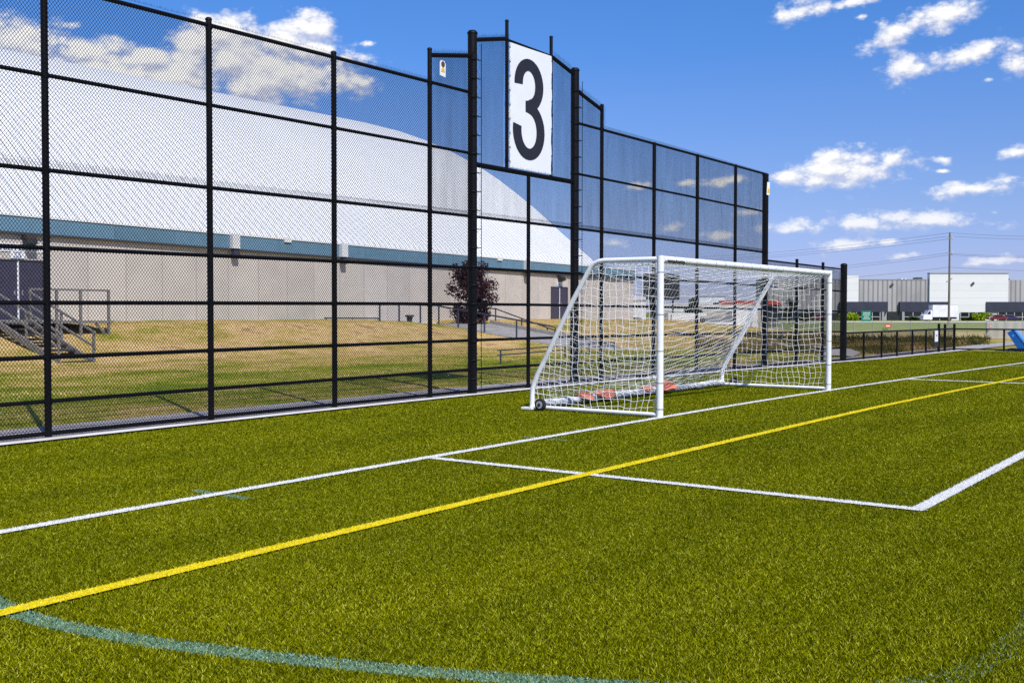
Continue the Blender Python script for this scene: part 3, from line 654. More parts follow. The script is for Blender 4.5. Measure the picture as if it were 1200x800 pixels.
MB().box(36.08, 36.56, FY - 0.095, FY - 0.077, 0.34, 0.84).build('paper', M['white_print'], nb)
MB().box(36.22, 36.42, FY - 0.1, FY - 0.097, 0.58, 0.66).build('print', M['grey_metal'], nb)

# ------------------------------------------------------------------ soccer goal
goal = thing('soccer_goal', (3.71, 0, 0), 'white full-size soccer goal on small black wheels with white net', 'goal')
GW, GZ = 7.42, 2.485
SIDE = [(0.0, GZ), (0.55, GZ + 0.003), (1.02, GZ + 0.005), (1.12, GZ - 0.006), (1.20, GZ - 0.035), (1.265, GZ - 0.085), (1.315, GZ - 0.15), (1.65, 1.81), (2.05, 1.09), (2.32, 0.63), (2.395, 0.48), (2.435, 0.37), (2.445, 0.25), (2.45, 0.05)]
def gpost(x):
    o = MB().tube([(x, 0, 0.0), (x, 0, GZ + 0.055)], 0.055, 20).build('post', M['white_paint'], goal, smooth=True)
    for z in (0.14, 0.55, 1.05, 1.62, 2.28): MB().tube([(x, 0, z - 0.008), (x, 0, z + 0.008)], 0.0575, 16).build('net_clip', M['grey_metal'], o, smooth=True)
    return o
gpost(0.0); gpost(GW)
cb = MB().tube([(x, 0, GZ) for x in np.linspace(0.056, GW - 0.056, 9)], 0.055, 20).build('crossbar', M['white_paint'], goal, smooth=True)
for i in range(19):
    x = 0.42 + i * 0.365; MB().tube([(x - 0.006, 0, GZ), (x + 0.006, 0, GZ)], 0.0575, 16).build('net_clip', M['grey_metal'], cb, smooth=True)
# scuffed print on the near end of the bar
sc_ = [(0.14 + 0.56 * q, -0.056, GZ - 0.026 + 0.009 * math.sin(q * 55) + 0.006 * math.sin(q * 131)) for q in np.linspace(0, 1, 70)]
MB().tube(sc_, [0.010 + 0.006 * abs(math.sin(k * 1.9)) for k in range(70)], 5).build('scuffed_print', M['dark_bin'], cb)
for x, sgn in ((0.0, -1), (GW, 1)):
    MB().tube([(x, y, z) for y, z in SIDE], 0.042, 14).build('side_frame', M['white_paint'], goal, smooth=True)
    MB().tube([(x, 0.05, 0.05), (x, 2.47, 0.05)], 0.034, 12).build('ground_bar', M['white_paint'], goal, smooth=True)
    MB().box(x - 0.09, x + 0.09, 2.40, 2.62, 0.004, 0.045).build('foot_plate', M['white_paint'], goal, bevel=0.006)
    wx = x + sgn * 0.11
    whl = MB().tube([(wx - 0.035, 2.2, 0.105), (wx - 0.028, 2.2, 0.105), (wx + 0.028, 2.2, 0.105), (wx + 0.035, 2.2, 0.105)], [0.085, 0.1, 0.1, 0.085], 22).build('wheel', M['rubber'], goal, smooth=True)
    MB().tube([(wx + sgn * 0.036, 2.2, 0.105), (wx + sgn * 0.043, 2.2, 0.105)], 0.062, 18).build('rim', M['rim'], whl, smooth=True)
    MB().tube([(wx + sgn * 0.044, 2.2, 0.105), (wx + sgn * 0.056, 2.2, 0.105)], [0.030, 0.022], 12).build('hub', M['rubber'], whl, smooth=True)
    MB().tube([(x, 2.2, 0.105), (wx, 2.2, 0.105)], 0.014, 8).build('axle', M['grey_metal'], whl)
MB().tube([(0, 2.44, 0.06), (GW, 2.40, 0.06)], 0.034, 12).build('ground_bar', M['white_paint'], goal, smooth=True)
# nets
def strands(lines, r=0.0042):
    mb = MB()
    for L_ in lines: mb.tube(L_, r, 4, caps=False)
    return mb
sl = np.array(SIDE); dd = np.concatenate([[0], np.cumsum(np.hypot(np.diff(sl[:, 0]), np.diff(sl[:, 1])))]); TOT = dd[-1]
def side_at(s): return np.interp(s, dd, sl[:, 0]), np.interp(s, dd, sl[:, 1])
def side_back(z):   # y of the frame at height z
    zz = sl[::-1, 1]; yy = sl[::-1, 0]; return float(np.interp(z, zz, yy))
def side_net(x, sgn):
    lines = []; c = 0.118
    def wob(y, z): return x + sgn * 0.0 + 0.035 * math.sin(y * 2.1 + z * 1.7) * math.sin(PI * min(1, z / 2.4)), y + 0.012 * math.sin(z * 9 + y * 4), z + 0.014 * math.sin(y * 8 + z * 5)
    for y in np.arange(0.08, 2.44, c):
        top = GZ - 0.02 if y < 1.1 else float(np.interp(y, sl[2:, 0], sl[2:, 1]))
        n = max(4, int((top - 0.06) / 0.118)); lines.append([wob(y + 0.02 * math.sin(i * 1.3 + y * 5), 0.07 + (top - 0.07) * i / n) for i in range(n + 1)])
    for z in np.arange(0.16, 2.46, c):
        yb_ = side_back(z); n = max(4, int(yb_ / 0.118))
        lines.append([wob(yb_ * i / n, z - 0.035 * math.sin(PI * i / n) + 0.012 * math.sin(i * 2.1 + z * 9)) for i in range(n + 1)])
    # scalloped lower edge tied to the ground bar
    return strands(lines, 0.0038).build('side_net', M['white_net'], goal)
side_net(0.0, -1); side_net(GW, 1)
def back_pt(u, s):
    y, z = side_at(s); f = s / TOT; e = 1 - abs(2 * u - 1) ** 3.6
    w = float(np.interp(s, [0, 0.4, 1.1, 1.7, 2.4, 3.0, TOT - 0.45, TOT], [0, 0.12, 0.34, 0.72, 0.95, 0.85, 0.5, 0]))
    sag = e * w
    zz = z - 0.72 * sag * (0.75 + 0.25 * math.sin(u * 5)) + 0.012 * math.sin(u * 60 + s * 9)
    yy = y + 0.12 * sag * math.sin(s * 1.4) - 0.10 * sag + 0.01 * math.sin(u * 45 - s * 11)
    if s < 0.9: zz = min(zz, GZ - 0.06 - 0.0 * s)
    return (0.02 + (GW - 0.04) * u, yy, max(zz, 0.07))
lines = []; NU, NS = 62, 37
for j in range(NS + 1):
    s = 0.03 + (TOT - 0.06) * j / NS; lines.append([back_pt(u, s) for u in np.linspace(0, 1, 50)])
sb_ = strands(lines, 0.0038)
for i in range(NU + 1):
    u = i / NU; sb_.tube([back_pt(u + 0.004 * math.sin(i * 7.0), s) for s in np.linspace(0.02, TOT - 0.03, 30)], 0.0020, 4, caps=False)
sb_.build('back_net', M['white_net'], goal)
# loops of slack net gathered along the far frame and rolled round the rear bar
lines = []
for k in range(9):
    o_ = [random.uniform(-0.03, 0.01), random.uniform(-0.04, 0.01), random.uniform(-0.03, 0.02)]; s0 = 1.25 + 0.05 * k; L_ = []
    if k < 7:                                        # slack cords fanning from the top corner of the frame to the crossbar
        xb_ = 5.75 + 0.24 * k
        for q in np.linspace(0, 1, 9)[:-1]:
            y1, z1 = side_at(s0); L_.append((xb_ + (GW - 0.03 + o_[0] - xb_) * q, 0.03 + (y1 - 0.03) * q, GZ - 0.06 + (z1 - GZ + 0.03) * q - 0.10 * math.sin(PI * q) * (0.3 + 0.1 * k)))
    for q in np.linspace(0, 1, 20):
        y1, z1 = side_at(s0 + q * (TOT - 0.25 - s0)); L_.append((GW - 0.04 + o_[0] * math.sin(PI * q), y1 - 0.045 + o_[1] * math.sin(PI * q), z1 - 0.02 + o_[2] * math.sin(PI * q)))
    lines.append(L_)
strands(lines, 0.010).build('gathered_net', M['white_net'], goal)
pts = []; rr = []
for i in range(150):
    u = i / 149; x = 0.15 + (GW - 0.3) * u
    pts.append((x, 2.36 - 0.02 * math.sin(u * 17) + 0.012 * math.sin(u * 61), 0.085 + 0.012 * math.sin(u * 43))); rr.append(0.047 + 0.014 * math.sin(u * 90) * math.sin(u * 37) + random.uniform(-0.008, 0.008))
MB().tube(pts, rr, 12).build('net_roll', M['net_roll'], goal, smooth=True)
lines = []
for k in range(26):
    ph = random.random() * 6; rad = random.uniform(0.05, 0.075)
    lines.append([(0.15 + (GW - 0.3) * q, 2.36 + rad * math.cos(q * (40 + 7 * (k % 5)) + ph), 0.095 + 0.8 * rad * math.sin(q * (40 + 7 * (k % 5)) + ph)) for q in np.linspace(0, 1, 160)])
strands([[(p[0], p[1], max(0.02, p[2])) for p in L_] for L_ in lines], 0.0045).build('net_twine', M['white_net'], goal)

# sandbags over the rear bar
def sandbag(x, y, rot, l, w, h, label, seed):
    r_ = random.Random(seed); b = thing('sandbag', (x, y, 0.1), label, 'sandbag', 'orange sandbags on the rear bar of the goal')
    n, m = 18, 10; G = np.zeros((n, m + 1, 3)); ca, sa = math.cos(rot), math.sin(rot)
    for i in range(n):
        u = -1 + 2 * i / (n - 1); e = (1 - abs(u) ** 4) ** 0.5 if abs(u) < 1 else 0.0
        for j in range(m + 1):
            a = 2 * PI * j / m
            yy = math.cos(a) * w / 2 * (0.55 + 0.45 * e) * (1 + 0.12 * math.sin(3 * u + seed)); zz = math.sin(a) * h / 2 * (0.12 + 0.88 * e) * (1 + 0.2 * math.sin(u * 5 + seed * 2))
            sag_ = -0.07 * (abs(yy) / (w / 2)) ** 2
            xx = u * l / 2; G[i, j] = (x + xx * ca - yy * sa, y + xx * sa + yy * ca, max(0.02, 0.175 + zz + sag_))
    MB().grid(G).build('bag', M['sandbag'], b, smooth=True)
    MB().obox((x + ca * l * 0.46, y + sa * l * 0.46, 0.14), (ca * 0.03, sa * 0.03, 0), (-sa * w * 0.3, ca * w * 0.3, 0), (0, 0, 0.012)).build('seam_flap', M['sandbag'], b)
sandbag(1.45, 2.34, 0.2, 0.44, 0.30, 0.10, 'flat orange sandbag lying nearest the goal wheel', 1)
sandbag(2.10, 2.32, -0.15, 0.52, 0.32, 0.11, 'orange sandbag seen through the side net, second from the wheel', 2)
sandbag(3.80, 2.38, 0.1, 0.36, 0.24, 0.09, 'orange sandbag half hidden behind the near goal post', 3)
sandbag(4.45, 2.32, -0.3, 0.48, 0.36, 0.19, 'plump orange sandbag in the open beside the near goal post', 4)
pb = thing('paper_scrap', (8.75, 4.9, 0), 'small white scrap of paper on the turf by the fence', 'litter')
bm_pts = []
for i in range(6):
    for j in range(8):
        a = 2 * PI * j / 8; e = PI * i / 5; rr_ = 0.075 * random.uniform(0.7, 1.1); bm_pts.append((8.75 + rr_ * math.sin(e) * math.cos(a), 4.9 + rr_ * math.sin(e) * math.sin(a), 0.03 + 0.7 * rr_ * math.cos(e)))
MB().grid(np.array([bm_pts[i * 8:(i + 1) * 8] + [bm_pts[i * 8]] for i in range(6)])).build('scrap', M['litter'], pb)

# ------------------------------------------------------------------ arena building
AY, AX0, AX1 = 33.0, -70.0, 56.55
arena = thing('arena_building', (30, AY, 1.1), 'long beige arena with teal fascia and white curved roof', 'building')
def zb_(x): return 4.80 - 0.0135 * (x - 8)       # underside of the fascia
def zt_(x): return 5.42 - 0.0125 * (x - 8)
mb = MB(); P = [(AX0, zb_(AX0)), (AX1, zb_(AX1))]
mb.add([(AX0, AY, 0.6), (AX1, AY, 0.6), (AX1, AY, zb_(AX1)), (AX0, AY, zb_(AX0)), (AX0, 110, 0.0), (AX1, 110, 0.0), (AX1, 110, zb_(AX1)), (AX0, 110, zb_(AX0))],
       [(0, 1, 2, 3), (1, 5, 6, 2), (5, 4, 7, 6), (4, 0, 3, 7)])
mb.build('wall', M['wall'], arena)
def band(y, x0, x1, f0, f1, th, name, mat):
    mb = MB(); mb.add([(x0, y, f0(x0)), (x1, y, f0(x1)), (x1, y, f1(x1)), (x0, y, f1(x0)), (x0, y + th, f0(x0)), (x1, y + th, f0(x1)), (x1, y + th, f1(x1)), (x0, y + th, f1(x0))],
        [(0, 1, 2, 3), (5, 4, 7, 6), (3, 2, 6, 7), (1, 0, 4, 5), (1, 5, 6, 2), (4, 0, 3, 7)]); return mb.build(name, mat, arena)
band(AY - 0.12, AX0, AX1 + 0.12, zb_, zt_, 0.30, 'fascia', M['fascia'])
band(AY - 0.17, AX0, AX1 + 0.17, lambda x: zb_(x) - 0.09, lambda x: zb_(x) - 0.003, 0.2, 'drip_edge', M['trim_dark'])
band(AY - 0.16, AX0, AX1 + 0.16, lambda x: zt_(x) + 0.002, lambda x: zt_(x) + 0.07, 0.3, 'coping', M['white_print'])
mb = MB(); mb.box(AX1, AX1 + 0.12, AY + 0.2, 110, 4.12, 4.80); mb.build('fascia', M['fascia'], arena)
# barrel roof: profile across Y, straight along X
prof = [(33.7, 5.05), (33.9, 5.38), (35.27, 6.42), (36.4, 7.28), (37.56, 8.2), (39.1, 9.44), (40.75, 10.64), (42.8, 12.05), (44.9, 13.28), (47.5, 14.58), (50.2, 15.72), (53, 16.72), (57, 17.85), (61, 18.75), (65, 19.4), (69, 19.75), (72, 19.85)]
prof = prof + [(144 - y, z) for y, z in reversed(prof[:-1])]
pa = np.array(prof); ts = np.linspace(0, 1, 120); cum = np.concatenate([[0], np.cumsum(np.hypot(np.diff(pa[:, 0]), np.diff(pa[:, 1])))]); cum /= cum[-1]
py_, pz_ = np.interp(ts, cum, pa[:, 0]), np.interp(ts, cum, pa[:, 1])
RX = np.linspace(AX0, 52.4, 40); G = np.zeros((len(RX), len(ts), 3)); G[:, :, 0] = RX[:, None]; G[:, :, 1] = py_; G[:, :, 2] = pz_
mb = MB(); mb.grid(G); e = [tuple(G[-1, j]) for j in range(len(ts))]; e0 = [tuple(G[0, j]) for j in range(len(ts))]
mb.add(e, [tuple(range(len(e)))]); mb.add(e0, [tuple(range(len(e0)))])
mb.build('roof', M['roof'], arena, smooth=True)
mb = MB(); mb.quad((AX0, AY + 0.18, 5.0), (AX1, AY + 0.18, 4.6), (AX1, 110, 4.6), (AX0, 110, 5.0)); mb.build('roof_deck', M['white_print'], arena)
def double_door(x0, x1, z0, z1):
    d = MB().box(x0, x1, AY - 0.05, AY - 0.002, z0, z1).build('door', M['door'], arena)
    mb = MB(); mb.box(x0 - 0.07, x0 - 0.003, AY - 0.08, AY - 0.002, z0, z1 + 0.06); mb.box(x1 + 0.003, x1 + 0.07, AY - 0.08, AY - 0.002, z0, z1 + 0.06); mb.box(x0, x1, AY - 0.08, AY - 0.002, z1 + 0.003, z1 + 0.06); mb.build('door_frame', M['trim_dark'], d)
    c = (x0 + x1) / 2; MB().box(c - 0.035, c + 0.035, AY - 0.066, AY - 0.052, z0, z1).build('mullion', M['white_print'], d)
    for s in (-1, 1): MB().box(c + s * 0.16 - 0.02, c + s * 0.16 + 0.02, AY - 0.10, AY - 0.052, z0 + 0.95, z0 + 1.15).build('handle', M['grey_metal'], d)
    return d
double_door(6.9, 8.97, 1.36, 3.66); double_door(45.5, 47.35, 1.18, 3.34)
MB().box(6.75, 9.12, AY - 0.03, AY - 0.002, 4.02, 4.36).build('name_panel', M['white_print'], arena)
text_mesh('lettering', 'South Door', 0.36, M['blue_print'], (7.92, AY - 0.034, 4.19), (1, 0, 0), (0, 0, 1), arena, 0.002, 1.15)
MB().box(7.66, 8.24, AY - 0.03, AY - 0.002, 3.76, 4.01).build('number_panel', M['white_print'], arena)
text_mesh('lettering', 'S5', 0.30, M['blue_print'], (7.95, AY - 0.034, 3.885), (1, 0, 0), (0, 0, 1), arena, 0.002, 1.1)
MB().box(46.15, 46.7, AY - 0.03, AY - 0.002, 3.48, 3.86).build('number_panel', M['white_print'], arena)
MB().box(46.25, 46.6, AY - 0.034, AY - 0.031, 3.50, 3.62).build('number_stripe', M['blue_light'], arena)
# rainwater heads over the fascia with short dark spouts
for x in (18.55, 25.72, 42.35):
    MB().box(x - 0.22, x + 0.22, AY - 0.34, AY - 0.122, zb_(x) - 0.0, zt_(x) + 0.06).build('rainwater_head', M['white_box'], arena)
    MB().box(x - 0.14, x + 0.2, AY - 0.36, AY - 0.175, zb_(x) - 0.36, zb_(x) - 0.095).build('spout', M['door'], arena)
for x in (21.9, 39.5): MB().box(x - 0.22, x + 0.22, AY - 0.2, AY - 0.122, zt_(x) - 0.12, zt_(x) + 0.10).build('roof_vent', M['white_print'], arena)
for x in (8.35, 46.45):
    l_ = MB().box(x - 0.22, x + 0.22, AY - 0.34, AY - 0.002, zb_(x) - 0.24, zb_(x) - 0.095).build('wall_lamp', M['lamp'], arena)
    MB().add([(x - 0.2, AY - 0.46, zb_(x) - 0.44), (x + 0.2, AY - 0.46, zb_(x) - 0.44), (x + 0.2, AY - 0.05, zb_(x) - 0.55), (x - 0.2, AY - 0.05, zb_(x) - 0.55), (x - 0.22, AY - 0.34, zb_(x) - 0.243), (x + 0.22, AY - 0.34, zb_(x) - 0.243), (x + 0.22, AY - 0.05, zb_(x) - 0.243), (x - 0.22, AY - 0.05, zb_(x) - 0.243)],
             [(0, 1, 5, 4), (1, 2, 6, 5), (2, 3, 7, 6), (3, 0, 4, 7), (3, 2, 1, 0)]).build('lamp_shade', M['dark_panel'], l_)
# pipe rail along the foot of the wall
wp = thing('kerb_rail', (20, AY - 1.2, 1.3), 'thin dark pipe rail along the foot of the arena wall', 'rail')
MB().tube([(23.4, AY - 1.2, 1.36), (27.4, AY - 1.2, 1.33)], 0.035, 8).build('pipe', M['trim_dark'], wp)
for x in (23.5, 25.4, 27.3): MB().tube([(x, AY - 1.2, 1.1), (x, AY - 1.2, 1.36)], 0.025, 6).build('leg', M['trim_dark'], wp)

# grey metal stair and deck at the left door
st = thing('metal_stair', (4.2, 23, 0.1), 'weathered grey stair with handrails up to the door marked S5', 'stair')
sx0, sx1, yT, yB, zT, zB = 3.5, 4.65, 26.4, 22.6, 1.34, 0.02
def lerp3(t, x): return (x, yT + (yB - yT) * t, zT + (zB - zT) * t)
for x in (sx0, sx1):
    p, q = lerp3(0, x), lerp3(1, x); MB().obox(((p[0] + q[0]) / 2, (p[1] + q[1]) / 2, (p[2] + q[2]) / 2 - 0.02), (0.035, 0, 0), tuple((np.array(q) - np.array(p)) / 2), (0, 0.04, 0.13)).build('stringer', M['stair'], st)
for i in range(8):
    t = (i + 0.5) / 8; p = lerp3(t, 0); MB().box(sx0 + 0.037, sx1 - 0.037, p[1] - 0.16, p[1] + 0.14, p[2] - 0.03, p[2] + 0.02).build('tread', M['trim_dark'], st)
for x in (sx0 - 0.02, sx1 + 0.02):
    for dz in (0.98, 0.52): MB().obox(np.mean([lerp3(0, x), lerp3(1, x)], axis=0) + (0, 0, dz), (0.028, 0, 0), (np.array(lerp3(1, x)) - np.array(lerp3(0, x))) / 2, (0, 0.01, 0.035)).build('handrail', M['stair'], st)
    for t in (0.02, 0.5, 0.98):
        p = lerp3(t, x); MB().box(p[0] - 0.035, p[0] + 0.035, p[1] - 0.035, p[1] + 0.035, p[2] - 0.1, p[2] + 0.98).build('rail_post', M['stair'], st)
MB().box(1.5, 7.8, 26.42, AY - 0.12, 1.26, 1.34).build('deck', M['stair'], st)
for x in (4.75, 5.7, 6.6, 7.7):
    MB().box(x - 0.04, x + 0.04, 26.44, 26.52, 0.7, 2.42).build('rail_post', M['stair'], st)
for z in (2.42, 1.95): MB().box(4.72, 7.75, 26.45, 26.51, z - 0.035, z + 0.035).build('handrail', M['stair'], st)
for z in (2.42, 1.95): MB().box(1.5, 3.45, 26.45, 26.51, z - 0.035, z + 0.035).build('handrail', M['stair'], st)
for x in (1.9, 2.7, 3.4): MB().box(x - 0.04, x + 0.04, 26.44, 26.52, 0.7, 2.42).build('rail_post', M['stair'], st)
MB().obox((7.4, 26.48, 1.02), (0.28, 0, -0.32), (0, 0.03, 0), (0.025, 0, 0.022)).build('brace', M['stair'], st)

# concrete ramp cut through the bank, with rails
rp = thing('concrete_ramp', ((RX0 + RX1) / 2, 24, 0), 'pale concrete ramp sloping down from the arena landing', 'ramp')
ysr = np.array([18.5, 20.0, 24, 28.3, 33.0]); G = np.zeros((5, 2, 3)); G[:, 0, 0] = RX0; G[:, 1, 0] = RX1; G[:, :, 1] = ysr[:, None]; G[:, :, 2] = (ramp_z(ysr) + 0.02)[:, None]
MB().grid(G).build('ramp_slab', M['concrete'], rp)
MB().box(23.6, RX0 - 0.005, 28.4, AY - 0.01, 0.7, 1.14).build('landing', M['kerb'], rp)
mb = MB(); mb.prism([(20.2, -0.3), (28.2, 0.6), (28.2, 1.22), (20.2, 0.10)], (RX1 + 0.004, 0, 0), (0, 1, 0), (0, 0, 1), (0.2, 0, 0)); mb.build('side_wall', M['concrete'], rp)
def handrail(name, label, pts, posts, r=0.03, mid=True, mat=None):
    t = thing(name, (pts[0][0], pts[0][1], pts[0][2] - 1), label, 'handrail'); mat = mat or M['blue_rail']
    MB().tube(pts, r, 8).build('top_rail', mat, t, smooth=True)
    for x, y, z0, z1 in posts: MB().tube([(x, y, z0), (x, y, z1)], r * 1.1, 8).build('rail_post', mat, t, smooth=True)
    return t
hy = 28.2
def hr_pts(X, ys_): return [(X, y, float(ramp_z(y)) + 0.95) for y in ys_]
handrail('ramp_handrail', 'dark blue handrail along the landing and down the near side of the ramp',
   [(23.6, hy, 2.05), (26, hy, 2.03), (28.05, hy, 2.0), (28.05, 27.9, 1.93), (28.05, 24.5, 1.47), (28.05, 21.2, 1.0), (28.05, 20.9, 0.92), (28.05, 20.9, 0.0)],
   [(23.6, hy, 1.0, 2.05), (25.0, hy, 1.0, 2.04), (26.6, hy, 1.0, 2.02), (28.05, hy, 0.95, 2.0)] + [(28.05, y, float(ramp_z(y)) - 0.1, float(ramp_z(y)) + 0.92) for y in (26.9, 25.2, 23.2)], 0.04)
handrail('ramp_handrail', 'dark handrail descending the far side of the concrete ramp',
   [(33.2, 30.0, 1.92), (33.2, 28.4, 1.86), (33.2, 26.6, 1.32), (33.2, 24.5, 0.72), (33.2, 23.5, 0.45)],
   [(33.2, y, z - 0.98, z) for y, z in ((28.4, 1.86), (26.6, 1.32), (24.9, 0.84), (23.5, 0.45))], 0.035)
lr = thing('low_rail', (14, 14, 0), 'low double pipe rail on the grass behind the near goal side', 'rail')
a_, b__ = far(583, 35.5, py=410.5), far(722, 47.0, py=400.5)
def lp(t, dz): return tuple(np.array(a_) * (1 - t) + np.array(b__) * t + (0, 0, dz))
for dz in (0.0, -0.16): MB().tube([lp(t, dz) for t in (0, 0.5, 1)], 0.021, 8).build('pipe', M['blue_rail'], lr)
for t in (0.02, 0.36, 0.5, 0.72, 0.98):
    p = lp(t, 0); MB().tube([(p[0], p[1], float(terrain(p[0], p[1])) - 0.05), p], 0.03, 8).build('leg', M['blue_rail'], lr)
# small dark bin on the landing
bq = far(480, 56.5, 1.14); bq = (bq.x, bq.y, 1.14)
bn = thing('waste_bin', bq, 'small dark bin standing on the landing by the wall', 'bin')
MB().tube([bq, (bq[0], bq[1], 1.42)], [0.12, 0.17], 14).build('body', M['dark_bin'], bn, smooth=True)
MB().tube([(bq[0], bq[1], 1.423), (bq[0], bq[1], 1.50), (bq[0], bq[1], 1.52)], [0.25, 0.24, 0.18], 14).build('lid', M['dark_bin'], bn, smooth=True)

# ------------------------------------------------------------------ trees and shrubs
def leaves_obj(name, centres, radii, n, size, mat, parent, seed, flat=1.0):
    r_ = np.random.default_rng(seed); C_ = np.array(centres); R_ = np.array(radii); w = R_ ** 2; idx = r_.choice(len(C_), n, p=w / w.sum())
    d = r_.normal(size=(n, 3)); d /= np.linalg.norm(d, axis=1)[:, None]; rad = R_[idx] * r_.random(n) ** 0.45
    P = C_[idx] + d * rad[:, None] * np.array((1, 1, flat))
    a = r_.normal(size=(n, 3)); a /= np.linalg.norm(a, axis=1)[:, None]; b = np.cross(a, r_.normal(size=(n, 3))); b /= np.linalg.norm(b, axis=1)[:, None]
    s = size * (0.6 + 0.8 * r_.random(n))[:, None]
    V = np.stack([P - a * s * 0.6, P + a * s * 0.6, P + b * s * 1.2], 1)
    V = V - np.array(origin_of(parent))[None, None, :]
    return tri_object(name, V, mat, r_.random(n), parent)
def tree(name, base, h, w, label, mat, n, size, seed, trunk_h=0.25, cat='tree', group=None, stems=1):
    r_ = random.Random(seed); t = thing(name, base, label, cat, group); b = Vector(base)
    cs, rs = [], []; mb = MB()
    for s in range(stems):
        lean = Vector((r_.uniform(-0.12, 0.12) * h, r_.uniform(-0.12, 0.12) * h, 0)) if stems > 1 else Vector((0, 0, 0))
        pts = [b + lean * q + Vector((0.03 * h * math.sin(q * 4 + s), 0.02 * h * math.cos(q * 3), h * 0.85 * q - 0.1)) for q in np.linspace(0, 1, 6)]
        mb.tube(pts, list(np.linspace(0.035 * h / stems ** 0.5, 0.006 * h, 6)), 8)
        for k in range(9):
            q = r_.uniform(trunk_h, 0.95); i = min(4, int(q * 5)); o = pts[i].lerp(pts[i + 1], q * 5 - i)
            an = r_.uniform(0, 2 * PI); ln_ = w * r_.uniform(0.22, 0.56) * (1.0 - 0.55 * max(0, q - 0.45) / 0.55)
            e_ = o + Vector((math.cos(an) * ln_, math.sin(an) * ln_, ln_ * r_.uniform(0.25, 0.9)))
            mb.tube([o, o.lerp(e_, 0.5) + Vector((0, 0, -0.03 * h)), e_], [0.012 * h, 0.008 * h, 0.003 * h], 5)
            cs.append(tuple(o.lerp(e_, 0.85))); rs.append(w * r_.uniform(0.07, 0.19)); cs.append(tuple(o.lerp(e_, 0.5))); rs.append(w * r_.uniform(0.07, 0.15))
        cs.append(tuple(pts[5])); rs.append(w * 0.07)
    mb.build('trunk', M['bark'], t, smooth=True)
    leaves_obj('crown', cs, rs, n, size, mat, t, seed)
    return t
PURPLE = blades_mat('purple_leaves', [(0, (0.012, 0.006, 0.010)), (0.6, (0.045, 0.018, 0.026)), (1, (0.16, 0.075, 0.085))], 0.2)
DKGREEN = blades_mat('dark_leaves', [(0, (0.012, 0.022, 0.008)), (0.6, (0.035, 0.06, 0.018)), (1, (0.09, 0.12, 0.04))], 0.25)
LIME = blades_mat('lime_leaves', [(0, (0.10, 0.17, 0.006)), (0.5, (0.30, 0.42, 0.012)), (1, (0.48, 0.58, 0.05))], 0.3)
bp_ = far(556, 58.5, py=386)
tree('plum_tree', (bp_.x, bp_.y, float(terrain(bp_.x, bp_.y))), 4.0, 2.95, 'purple leaved bushy tree beside the ramp and arena wall', PURPLE, 8000, 0.085, 11, 0.03, stems=3)
p = far(809, 104, -0.2); tree('broadleaf_tree', tuple(p), 2.6 + 0.9, 2.2, 'round dark green tree between the dark board and white shed', DKGREEN, 2600, 0.14, 12, 0.3)

# ------------------------------------------------------------------ yard behind the arena corner
def shed(name, px0, px1, y_top, depth, zbase, thick, label, cat, mat, extras=None):
    a, b = far(px0, depth), far(px1, depth); lat = (b - a).length; c = (a + b) / 2 + FH * thick / 2; c.z = zbase
    h = EYE.z + (366 - y_top) * depth / F_PX - zbase
    t = thing(name, c, label, cat); MB().fbox(c, lat, thick, h).build('body', mat, t, bevel=0.03)
    return t, c, lat, h
def on_front(t, c, thick, u0, u1, z0, z1, name, mat, proud=0.03, parent=None):
    o = Vector(c) + RH * ((u0 + u1) / 2) - FH * (thick / 2 + proud / 2 + 0.002); o.z = (z0 + z1) / 2
    return MB().obox(o, RH * (u1 - u0) / 2, FH * proud / 2, (0, 0, (z1 - z0) / 2)).build(name, mat, parent or t)
# dark board on posts
d0 = 96; a, b = far(754, d0), far(796, d0); cc = (a + b) / 2; zt = EYE.z + 44 * d0 / F_PX; zl = EYE.z + 15 * d0 / F_PX
sb = thing('scoreboard', (cc.x, cc.y, -0.2), 'large dark board on two posts behind the near goal post', 'scoreboard')
MB().obox((cc.x, cc.y, (zt + zl) / 2), RH * (b - a).length / 2, FH * 0.12, (0, 0, (zt - zl) / 2)).build('panel', M['dark_panel'], sb, bevel=0.02)
for q in (0.2, 0.82):
    p = a.lerp(b, q); MB().tube([(p.x, p.y, -0.3), (p.x, p.y, zl)], 0.09, 8).build('post', M['trim_dark'], sb)
MB().obox((cc.x, cc.y, zt + 0.06), RH * ((b - a).length / 2 + 0.06), FH * 0.14, (0, 0, 0.06)).build('hood', M['trim_dark'], sb)
t, c, lat, h = shed('site_cabin', 735, 757, 348, 88, -0.2, 3, 'white cabin by the arena corner behind the side net', 'cabin', M['white_box'])
on_front(t, c, 3, -0.5, 0.4, 0.5, 1.25, 'window', M['glass']); on_front(t, c, 3, -lat / 2, lat / 2, h - 0.55, h - 0.4, 'roof_band', M['grey_metal'])
t, c, lat, h = shed('trailer', 783, 828, 366.5, 86, -0.2, 2.4, 'white trailer parked low behind the bank crest', 'trailer', M['white_box'])
on_front(t, c, 2.4, -lat / 2 + 0.2, -lat / 2 + 0.3, 0.1, h - 0.3, 'door_seam', M['grey_metal']); on_front(t, c, 2.4, 0.2, 0.9, 0.55, 1.1, 'vent', M['mullion'])
t, c, lat, h = shed('screened_store', 826, 861, 371, 80, -0.2, 2.2, 'dark grey screened equipment store with pale band', 'shed', M['grey_box'])
on_front(t, c, 2.2, -lat / 2, lat / 2, h * 0.52, h * 0.62, 'pale_band', M['white_box']); on_front(t, c, 2.2, -lat * 0.1, lat * 0.2, 0.1, h * 0.45, 'door', M['mullion'])
t, c, lat, h = shed('trailer', 858, 888, 364, 92, -0.2, 2.6, 'tall white box trailer left of the gathered net', 'trailer', M['white_box'])
